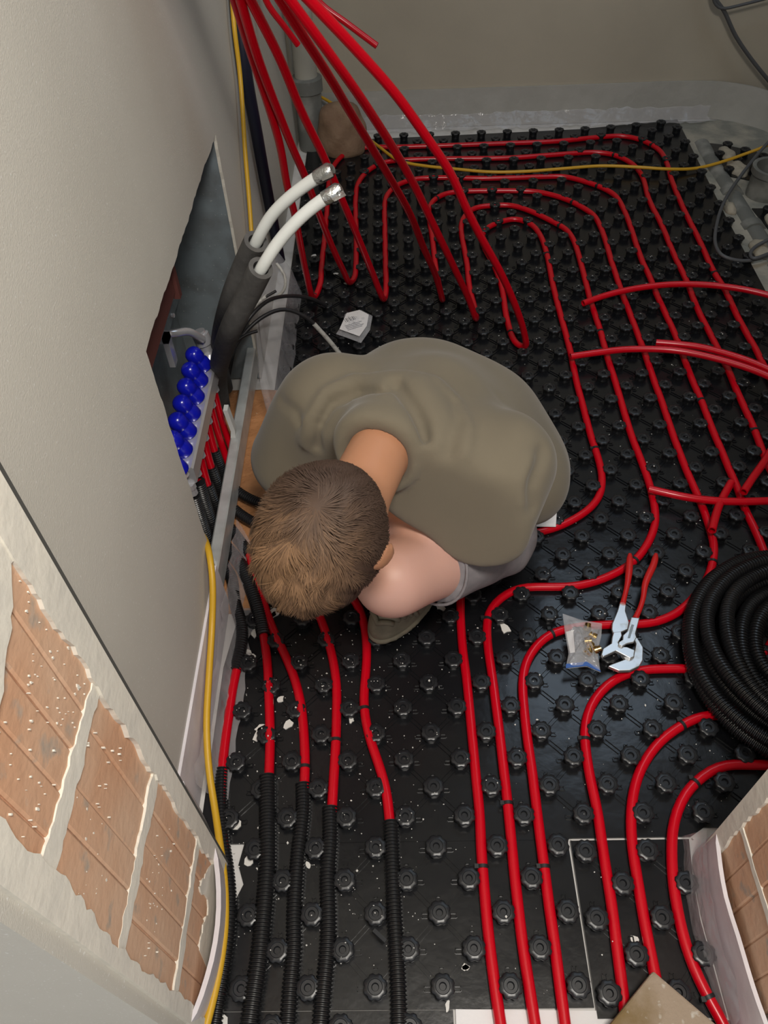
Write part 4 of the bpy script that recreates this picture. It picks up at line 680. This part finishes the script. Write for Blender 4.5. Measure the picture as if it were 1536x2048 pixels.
def shirt_sdf(P):
    B = np.stack([PF, PL, PZ], -1)
    d = s_ell(P, pw(.035, .0, .275), (.155, .160, .150), B)                       # seat and waist
    d = smin(d, s_ell(P, pw(.16, .0, .365), (.17, .180, .130), B), .08)           # ribs and back
    d = smin(d, s_cone(P, pw(.235, .135, .440), pw(.225, -.145, .420), .088, .088), .07)  # shoulders
    d = smin(d, s_cone(P, RSH, RELB + (RSH - RELB) * .30, .082, .085), .05)       # sleeves
    d = smin(d, s_cone(P, LSH - PF * .03, LSH + v3(-.02, -.045, -.075), .080, .078), .05)
    d = smin(d, s_ell(P, pw(.10, -.10, .35), (.16, .135, .125), B), .06)          # right flank
    d = smin(d, s_cone(P, pw(.17, 0, .43), NECKC, .100, .066), .06)               # yoke rising to the collar
    d = smin(d, s_cone(P, pw(.26, .12, .445), pw(.325, .085, .43), .075, .060), .05)  # front of the left shoulder
    d = smin(d, s_cone(P, pw(.0, .10, .21), pw(.06, .14, .26), .10, .085), .06)
    return d

V, Q = surface_nets(lambda P: smax(s_ell(P, (-.085, 2.15, .05), (.092, .070, .16)), np.abs(P[:, 2] - .08) - .095, .03) + .006 * np.sin(P[:, 0] * 60 + 1) * np.sin(P[:, 2] * 55), (-.22, 2.04, -.04), (.05, 2.26, .22), .009)
tag(mesh('clay_block', V, Q, MT['brownblock'], None, True), 'brown lumpy block standing in the far left corner', 'block')
tag(bed('concrete_strip', 1.19, 1.60, .9, 2.33, -.0045, 'concrete', None, 5, (20, 60), -.006), 'bare concrete strip beside the right edge of the far mat', 'concrete')
P = spline([(1.285, 2.13, -.022), (1.280, 1.95, -.021), (1.283, 1.78, -.021), (1.285, 1.55, -.022), (1.29, 1.30, -.022), (1.30, 1.05, -.024)], .02)
gp = tag(MB().tube(P, .034, 18).build('waste_pipe', MT['greypvc'], None, True, 50), 'grey waste pipe half sunk in the concrete strip', 'pipe')
for yy in (1.74, 1.50, 1.26):
    i = int(np.argmin(np.abs(P[:, 1] - yy))); MB().tube(P[i - 1:i + 2], .041, 18).build('pipe_collar', MT['greypvc'], gp, True, 40)
st = MB().lathe([(.060, -.005), (.060, .075), (.068, .078), (.068, .098), (.055, .098), (.053, .03), (.001, .03)], (1.385, 1.715, 0), (.0, -.05, 1), 24)
tag(st.build('drain_stub', MT['greypvc'], None, True, 40), 'grey drain stub with open top at the right edge', 'pipe')
for k, (x, y, s) in enumerate(((1.345, 2.02, .03), (1.35, 1.90, .035), (1.355, 1.40, .03), (1.36, 1.52, .03), (1.24, 1.62, .022), (1.26, 1.36, .03))):
    V, Q = surface_nets(lambda P, x=x, y=y, s=s, k=k: s_ell(P, (x, y, 0), (s, s * 1.9, .018)) + .004 * np.sin(P[:, 0] * 130 + k) * np.sin(P[:, 1] * 90 + k), (x - .07, y - .10, -.02), (x + .07, y + .10, .04), .008)
    tag(mesh('mortar_lump', V, Q, MT['lump'], None, True), ('pale mortar lump on the triangular mat offcut, the farther of two', 'pale mortar lump on the triangular mat offcut, nearer the drain stub', 'pale mortar lump right of the waste pipe, nearest the viewer', 'pale mortar lump right of the waste pipe just below the drain stub', 'small pale mortar lump between the far mat edge and the waste pipe', 'pale mortar lump between mat and waste pipe near the cable loop')[k], 'mortar', 'mortar lumps on the concrete strip')
# ================================================================= things lying about
tc = v3(*TILE[0]); d1 = v3(-.745, -.667, 0); d2 = v3(.735, -.678, 0); L = .33
tl = MB().prism([tuple((tc + v3(.004, -.004, 0))[:2]), tuple((tc + d1 * L)[:2]), tuple((tc + (d1 + d2) * L)[:2]), tuple((tc + d2 * L)[:2]), tuple((tc + v3(.012, -.008, 0))[:2])][:4], 2, .023, .045)
o = tl.build('stone_slab', MT['slab']); tag(o, 'corner of a stained beige stone slab lying across the pipes in the doorway', 'slab')
mod = o.modifiers.new('bevel', 'BEVEL'); mod.width = .003; mod.segments = 2
# pliers
pk = tag(empty('pliers', (.56, 0, .03)), 'steel pliers with red dipped handles lying on the mat', 'pliers')
def plate(nm, poly, zc, t, mat='steel'):
    o = part(MB().prism([p[:2] for p in poly], 2, zc - t / 2, zc + t / 2), nm, mat, pk); md = o.modifiers.new('bevel', 'BEVEL'); md.width = .0012; md.segments = 2; return o
plate('rear_arm', PL_ARMA, .0355, .007); plate('upper_jaw', PL_JAWU, .0395, .009); plate('front_arm', PL_ARMB, .0465, .006); plate('lower_jaw', PL_JAWL, .033, .009); plate('slot_insert', PL_SLOT, .0490, .002, 'galv')
for nm in ('PL_H1', 'PL_H2'):
    P = smoothed(spline([np.array(q) for q in globals()[nm]], .006), 2); n = len(P); rr = .0062 + .0012 * np.sin(np.linspace(0, 6, n)); rr[0] = .0035; rr[1] = .0055; part(MB().tube(P, rr, 12, squash=.8), 'handle', 'handle', pk, True, 60)
# bag with brass fittings
def pillow(poly, h, n=14, seed=1, z0=.022):
    P = np.array([p[:2] for p in poly]); c = P.mean(0); g = np.random.default_rng(seed)
    ph = np.linspace(0, 2 * np.pi, 64, endpoint=False); k = np.linspace(0, len(P), 64, endpoint=False); O = np.array([P[int(t) % len(P)] * (1 - t % 1) + P[(int(t) + 1) % len(P)] * (t % 1) for t in k])
    V = []; F = []
    for s in (1, -1):
        for r in range(n + 1):
            f = r / n; q = c + (O - c) * f; zz = h * (1 - f ** 2.5) * (1 if s > 0 else .25)
            w = .0022 * np.sin(18 * f + 3 * np.sin(3 * ph + seed)) * f * (1 - f) * 4 + .0016 * np.sin(7 * ph + 5 * f)
            V.append(np.c_[q, np.full(64, z0 + s * zz) + (w if s > 0 else 0 * w) * (f < 1)])
    V = np.concatenate(V); N = 64 * (n + 1)
    for b, fl in ((0, False), (N, True)):
        for r in range(n):
            for j in range(64):
                q = (b + r * 64 + j, b + r * 64 + (j + 1) % 64, b + (r + 1) * 64 + (j + 1) % 64, b + (r + 1) * 64 + j); F.append(q[::-1] if not fl else q)
    return V, F
V, F = pillow(BAG, .014, seed=2, z0=.026)
bg = tag(mesh('plastic_bag', V, F, MT['filmbag'], None, True), 'clear plastic bag with a blue lower edge lying beside the pliers', 'bag')
B = [np.array(b) for b in BAG]
lowp = [B[7] + (B[7] - B[9]) * .0, B[7] * .9 + B[8] * .1, B[6] * .9 + B[4] * .1, B[6]]
MB().prism([tuple(B[7][:2]), tuple(B[6][:2]), tuple((B[6] + v3(.002, .009, 0))[:2]), tuple((B[7] + v3(.002, .009, 0))[:2])][::1], 2, .0285, .0293).build('blue_edge', MT['bluepaper'], bg)
MB().prism([tuple(B[6][:2]), tuple(B[5][:2]), tuple((B[5] + v3(-.002, .009, 0))[:2]), tuple((B[6] + v3(.002, .009, 0))[:2])], 2, .0285, .0293).build('blue_edge', MT['bluepaper'], bg)
MB().prism([tuple((B[9] * .78 + B[2] * .22)[:2]), tuple((B[8] * .78 + B[4] * .22)[:2]), tuple((B[8] * .99 + B[4] * .01)[:2] + np.array((.002, 0))), tuple((B[9] * .97 + B[2] * .03)[:2])], 2, .0262, .0270).build('paper_slip', MT['paper'], bg)
for k, b in enumerate(BRASS):
    b = np.array(b); a = (math.cos(k * 1.3), math.sin(k * 1.3), .25)
    o = MB().lathe([(.0052, 0), (.0078, .001), (.0078, .007), (.0062, .008), (.0062, .014), (.0046, .0145), (.0040, .004)], (b[0], b[1], .030), a, 12).build('brass_fitting', MT['brass'], None, True, 35)
    tag(o, 'small brass pipe fitting inside the clear plastic bag', 'fitting', 'brass fittings in the bag')
V, F = pillow(BAG2, .012, seed=5, z0=.030)
b2 = tag(mesh('plastic_bag', V, F, MT['filmbag'], None, True), 'crumpled small plastic bag with a printed white label above the shirt', 'bag')
B = [np.array(b) for b in BAG2]; c = sum(B) / len(B)
MB().prism([tuple((c + (b - c) * .80)[:2]) for b in (B[0], B[1], B[2], B[3], B[4], B[6])], 2, .0405, .0412).build('label', MT['paper'], b2)
u = (B[2] - B[7]); u /= np.linalg.norm(u); w = np.array([-u[1], u[0], 0]); pr = MB()
for i in range(7):
    p0 = c + u * (-.020 + .0048 * i) + w * .012; p1 = p0 + u * (.0012 + .0012 * (i % 2)); pr.prism([tuple(p0[:2]), tuple(p1[:2]), tuple((p1 + w * .018)[:2]), tuple((p0 + w * .018)[:2])], 2, .0412, .0416)
for i in range(4):
    p0 = c + u * -.03 + w * (-.004 - .007 * i); p1 = p0 + u * (.052 - .008 * (i % 2)); pr.prism([tuple(p0[:2]), tuple(p1[:2]), tuple((p1 + w * .002)[:2]), tuple((p0 + w * .002)[:2])], 2, .0412, .0416)
pr.build('barcode', MT['print'], b2)
def sheet(name, poly, z, mat, amp=.002, n=8):
    P = np.array([p[:2] for p in poly]); c = P.mean(0); V = [(*c, z + amp)]; F = []; k = len(P)
    for r in range(1, n + 1):
        for j in range(k):
            q = c + (P[j] - c) * r / n; V.append((*q, z + amp * math.sin(4 * r / n + j * 1.3)))
    for j in range(k): F.append((0, 1 + j, 1 + (j + 1) % k))
    for r in range(n - 1):
        for j in range(k): a = 1 + r * k; F.append((a + j, a + k + j, a + k + (j + 1) % k, a + (j + 1) % k))
    o = mesh(name, V, F, MT[mat], None, True); md = o.modifiers.new('thick', 'SOLIDIFY'); md.thickness = .0012; return o
tag(sheet('paper_sheet', PAPER, .023, 'paper'), 'white sheet of paper under the crouching person by the first red bend', 'paper')
tag(MB().prism([(-.186, .36), (-.168, .352), (-.150, .45), (-.166, .46)], 2, .003, .012).build('blue_packet', MT['bluepaper']), 'small blue packet on the clay bed beside the shirt', 'packet')
FL = {0: 'largest white plaster flake, tucked against the second sleeved red pipe', 2: 'white plaster flake between the second and third sleeved red pipes', 3: 'white plaster flake beside the yellow cable next to the brick jamb', 4: 'white paint chip beside the second red loop below the grey shorts', 5: 'white plaster flake just right of the khaki shoe', 18: 'large cream plaster flake near the foot of the leftmost rising red pipe'}
for k, (x, y, z, s) in enumerate(FLAKES):
    g = random.Random(100 + k); n = 9; a0 = g.uniform(0, 6); el = g.uniform(.45, .9)
    poly = []
    for i in range(n):
        t = 2 * math.pi * i / n; r = s * g.uniform(.6, 1.15); px_, py_ = r * math.cos(t), r * el * math.sin(t); poly.append((x + px_ * math.cos(a0) - py_ * math.sin(a0), y + px_ * math.sin(a0) + py_ * math.cos(a0)))
    tag(MB().prism(poly, 2, .0006, .0035).build('plaster_flake', MT['flake']), FL.get(k, 'small flat white plaster flake lying on the black mat'), 'flake', 'plaster flakes on the mats')
cr = MB(); g = random.Random(9)
for i in range(1500):
    if i % 5 < 2: x, y = g.uniform(-.20, .12), g.uniform(-.62, .12)
    elif i % 5 == 2: x, y = g.uniform(.1, .9), g.uniform(-.66, .25)
    else: x, y = g.uniform(-.2, 1.15), g.uniform(-.3, 1.3)
    s = abs(g.gauss(0, .0006)) + .00035; h = 0 if g.random() < .75 else .0205
    q = [(x + s * g.uniform(.5, 1.5) * math.cos(t), y + s * g.uniform(.5, 1.5) * math.sin(t)) for t in (0, 1.6, 3.1, 4.7)]
    if h: kx = round(x / .05); ky = round(y / .05); ky += (kx + ky) % 2; x2, y2 = kx * .05 + g.uniform(-.012, .012), ky * .05 + g.uniform(-.012, .012); q = [(a - x + x2, b - y + y2) for a, b in q]
    cr.prism(q, 2, h, h + s)
tag(cr.build('plaster_crumbs', MT['flake']), 'fine white plaster crumbs scattered over the black mats', 'crumbs', kind='stuff')
# ================================================================= the person
V, Q = surface_nets(body_sdf, (-.30, -.36, -.01), (.50, .50, .72), .0065)
person = tag(mesh('person', V, Q, MT['skin'], None, True), 'crouching person in an olive shirt and grey shorts, head bowed over the floor', 'person')
hd = np.minimum(np.linalg.norm(V - HEADC, axis=1), np.linalg.norm(V - NECK0, axis=1)); tt = np.clip((.20 - hd) / .05, 0, 1)[:, None]
skin_tone = np.c_[(1 - tt) * np.array((.56, .325, .265)) + tt * np.array((.47, .225, .125)), np.ones(len(V))]
att = person.data.color_attributes.new('tone', 'FLOAT_COLOR', 'POINT'); att.data.foreach_set('color', skin_tone.astype(np.float32).ravel())
PLATEAU = np.array([(-.072, .091), (-.061, .088), (-.048, .092), (-.019, .121), (.032, .145), (.103, .128), (.172, .105), (.206, .057), (.219, -.013), (.210, -.059), (.182, -.080), (.10, -.10), (.0, -.10)])
FOLDS = [  # world polyline, height (+ raised, - sunk), width
 ([(.101, .077, .551), (.118, .033, .558), (.135, -.002, .548), (.144, -.024, .533)], -.021, .013),
 ([(.137, .078, .552), (.153, .047, .549), (.159, .006, .540), (.153, -.026, .529)], .011, .015),
 ([(.191, .045, .540), (.193, .0, .539), (.178, -.042, .522)], -.008, .016),
 ([(-.035, .077, .430), (-.025, .085, .474), (-.002, .102, .502), (.041, .099, .520), (.082, .060, .550)], -.013, .012),
 ([(-.053, .084, .430), (-.040, .094, .481), (-.015, .115, .509), (.03, .133, .519), (.082, .11, .538)], .009, .013),
 ([(.306, -.09, .448), (.298, -.084, .476), (.307, -.065, .498), (.321, -.035, .511)], -.010, .012),
 ([(.284, -.094, .470), (.283, -.079, .498), (.297, -.058, .513)], .008, .014),
 ([(-.099, .146, .472), (-.069, .109, .479), (-.058, .093, .462)], -.007, .010),
 ([(.278, .12, .490), (.264, -.007, .544), (.245, -.062, .525)], -.005, .022),
 ([(.127, -.057, .422), (.166, -.070, .412), (.204, -.080, .433)], -.005, .014)]
def poly_dist(P, pts):
    e = None
    for a, b in zip(pts[:-1], pts[1:]):
        q = s_cone(P, a, b, 0, 0); e = q if e is None else np.minimum(e, q)
    return e
def plan_sd(P, poly):
    x, y = P[:, 0], P[:, 1]; c = np.zeros(len(P), bool); e = np.full(len(P), 9.); j = len(poly) - 1
    for i in range(len(poly)):
        (xi, yi), (xj, yj) = poly[i], poly[j]
        c ^= ((yi > y) != (yj > y)) & (x < (xj - xi) * (y - yi) / (yj - yi + 1e-12) + xi)
        dx, dy = xj - xi, yj - yi; t = np.clip(((x - xi) * dx + (y - yi) * dy) / (dx * dx + dy * dy), 0, 1)
        e = np.minimum(e, np.hypot(x - xi - t * dx, y - yi - t * dy)); j = i
    return np.where(c, e, -e)
def shirt_full(P):
    d = shirt_sdf(P); near = np.abs(d) < .05; Pn = P[near]; k = np.zeros(len(Pn))
    t = np.clip((plan_sd(Pn, PLATEAU) + .007) / .016, 0, 1); k += .010 * t * t * (3 - 2 * t) * np.clip((Pn[:, 2] - .40) / .06, 0, 1)
    for pts, h, w in FOLDS: k += h * np.exp(-(poly_dist(Pn, pts) / w) ** 2)
    k += .0022 * np.sin(Pn[:, 0] * 38 + 14 * Pn[:, 2]) * np.sin(Pn[:, 1] * 31 + 2)
    d = d.copy(); d[near] -= k
    d = smax(d, (P - NECKC) @ NECKD - .020, .014)                                  # open end of the collar
    d = smin(d, s_torus(P, NECKC + NECKD * .018, NECKD + .15 * PZ, .060, .0085), .006)  # ribbed collar band
    d = smax(d, -s_cone(P, NECKC + NECKD * .035, NECK0 + NECKD * .25, .0500, .0500), .004)
    return d
V, Q = surface_nets(shirt_full, (-.30, -.30, .02), (.52, .56, .66), .0065)
mesh('shirt', V, Q, MT['shirt'], person, True)
def shorts_sdf(P):
    d = None
    for H, K in ((LHIP, LKNEE), (RHIP, RKNEE)):
        e = s_cone(P, H, H + (K - H) * .74, .086, .076); ax_ = (K - H) / np.linalg.norm(K - H)
        e = smax(e, (P - (H + (K - H) * .66)) @ ax_, .006); d = e if d is None else smin(d, e, .05)
    d = smin(d, s_ell(P, pw(.02, 0, .19), (.13, .13, .11), np.stack([PF, PL, PZ], -1)), .06)
    return d + .0022 * np.sin(P[:, 0] * 70) * np.sin(P[:, 1] * 60 + P[:, 2] * 50)
V, Q = surface_nets(shorts_sdf, (-.20, -.25, .03), (.50, .52, .45), .0075)
mesh('shorts', V, Q, MT['shorts'], person, True)
hem = MB(); Hm = LHIP + (LKNEE - LHIP) * .645; ax_ = (LKNEE - LHIP) / np.linalg.norm(LKNEE - LHIP); u = np.cross(ax_, PZ); u /= np.linalg.norm(u); w = np.cross(ax_, u)
hem.tube([Hm + .0790 * (math.cos(t) * u + math.sin(t) * w) for t in np.linspace(0, 2 * math.pi, 40)], .0028, 8); hem.build('hem', MT['shorts'], person, True)
for nm, F_ in (('left', LFOOT), ('right', RFOOT)):
    Bm = np.stack([PF, PL, PZ], -1); c = F_ + PF * .035 + v3(0, 0, -.022)
    fn = lambda P: smax(smin(s_ell(P, c + PF * .04 + v3(0, 0, .008), (.105, .046, .050), Bm), s_cone(P, F_ - PF * .02, F_ - PF * .02 + v3(0, 0, .055), .052, .048), .03), -(P[:, 2] - .022), .008)
    V, Q = surface_nets(fn, c - .22, c + .22, .0075); sh = mesh('shoe', V, Q, MT['shoe'], person, True)
    fs_ = lambda P: smax(s_ell(P, c + PF * .035, (.113, .051, .09), Bm), np.abs(P[:, 2] - .027) - .008, .004)
    V, Q = surface_nets(fs_, c - .22, c + .22, .0075); mesh('sole', V, Q, MT['shoe'], sh, True)
    for k in range(5):
        a = c + PF * (.078 + .013 * k); half = .046 - .005 * k
        pts = []
        for t in np.linspace(-1, 1, 9):
            y = t * half; q = a + PL * y - PF * .018 * abs(t); rr = 1 - ((q - c - PF * .04) @ PF / .105) ** 2 - ((q - c) @ PL / .046) ** 2
            pts.append(v3(q[0], q[1], c[2] + .010 + .052 * math.sqrt(max(rr, .02))))
        MB().tube(pts, .0058, 6).build('overlay', MT['shoe'], sh, True)
# hair: a scalp cap and short strands
hb = lambda P: smax(s_ell(P, hw(-.006, 0, .022), (.106, .084, .099), HM), -((P - hw(.030, 0, -.012)) @ (HU * .80 - HF * .60)) - .012, .012)
V, Q = surface_nets(hb, HEADC - .16, HEADC + .16, .006)
tone = []
WH = hw(-.040, .004, .10); cen = hw(-.006, 0, .022)
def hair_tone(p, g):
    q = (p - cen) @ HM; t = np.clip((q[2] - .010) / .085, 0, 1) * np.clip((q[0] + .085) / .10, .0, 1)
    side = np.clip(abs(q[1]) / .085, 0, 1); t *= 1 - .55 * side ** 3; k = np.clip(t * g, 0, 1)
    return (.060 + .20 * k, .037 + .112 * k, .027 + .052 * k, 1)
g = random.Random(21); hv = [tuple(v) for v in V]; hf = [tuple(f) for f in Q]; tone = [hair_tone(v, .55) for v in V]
NS = 26000
WH = hw(-.060, .012, .085)
for i in range(NS):
    zc_ = g.uniform(-.42, 1); t = g.uniform(0, 2 * math.pi); s = math.sqrt(max(0, 1 - zc_ * zc_)); n = v3(s * math.cos(t), s * math.sin(t), zc_)
    q = n * (.106, .084, .099); p = cen + HM @ q
    if (p - hw(.030, 0, -.012)) @ (HU * .80 - HF * .60) < .0: continue
    nn = HM @ (n / np.array((.106, .084, .099))); nn /= np.linalg.norm(nn)
    d = p - WH; d = d - (d @ nn) * nn; dl = np.linalg.norm(d); d /= dl + 1e-6; tw = np.cross(nn, d)
    an = .75 * math.sin(q[0] * 61 + 2.1 * math.sin(q[1] * 47)) * math.sin(q[1] * 58 + 1.3) + .9 * math.exp(-dl / .035) + .35 * math.sin(q[1] * 160 + q[0] * 90) + g.gauss(0, .16)
    d = d * math.cos(an) + tw * math.sin(an)
    back = float(np.clip((-q[0] + .012) / .085, 0, 1) * np.clip(1 - (q[2] - .02) / .06, 0, 1)); side = float(np.clip(abs(q[1]) / .084, 0, 1))
    Lh = (.030 * (1 - back) + .007 * back) * g.uniform(.7, 1.25) * (1 - .5 * side ** 3)
    cl = math.sin(q[0] * 150 + 3 * math.sin(q[1] * 110)) * math.sin(q[1] * 140)
    lift = .12 + .45 * back + .14 * cl + g.uniform(-.05, .10); w = np.cross(nn, d) * g.uniform(.0004, .0008)
    a = p - nn * .001 + nn * .0025 * (cl + .4) * (1 - back); b = a + d * Lh * .5 + nn * Lh * .5 * lift; c_ = a + d * Lh + nn * Lh * (lift * .55)
    k = len(hv); hv += [tuple(a - w), tuple(a + w), tuple(b + w * .9), tuple(b - w * .9), tuple(c_ + w * .15)]; hf += [(k, k + 1, k + 2, k + 3), (k + 3, k + 2, k + 4)]
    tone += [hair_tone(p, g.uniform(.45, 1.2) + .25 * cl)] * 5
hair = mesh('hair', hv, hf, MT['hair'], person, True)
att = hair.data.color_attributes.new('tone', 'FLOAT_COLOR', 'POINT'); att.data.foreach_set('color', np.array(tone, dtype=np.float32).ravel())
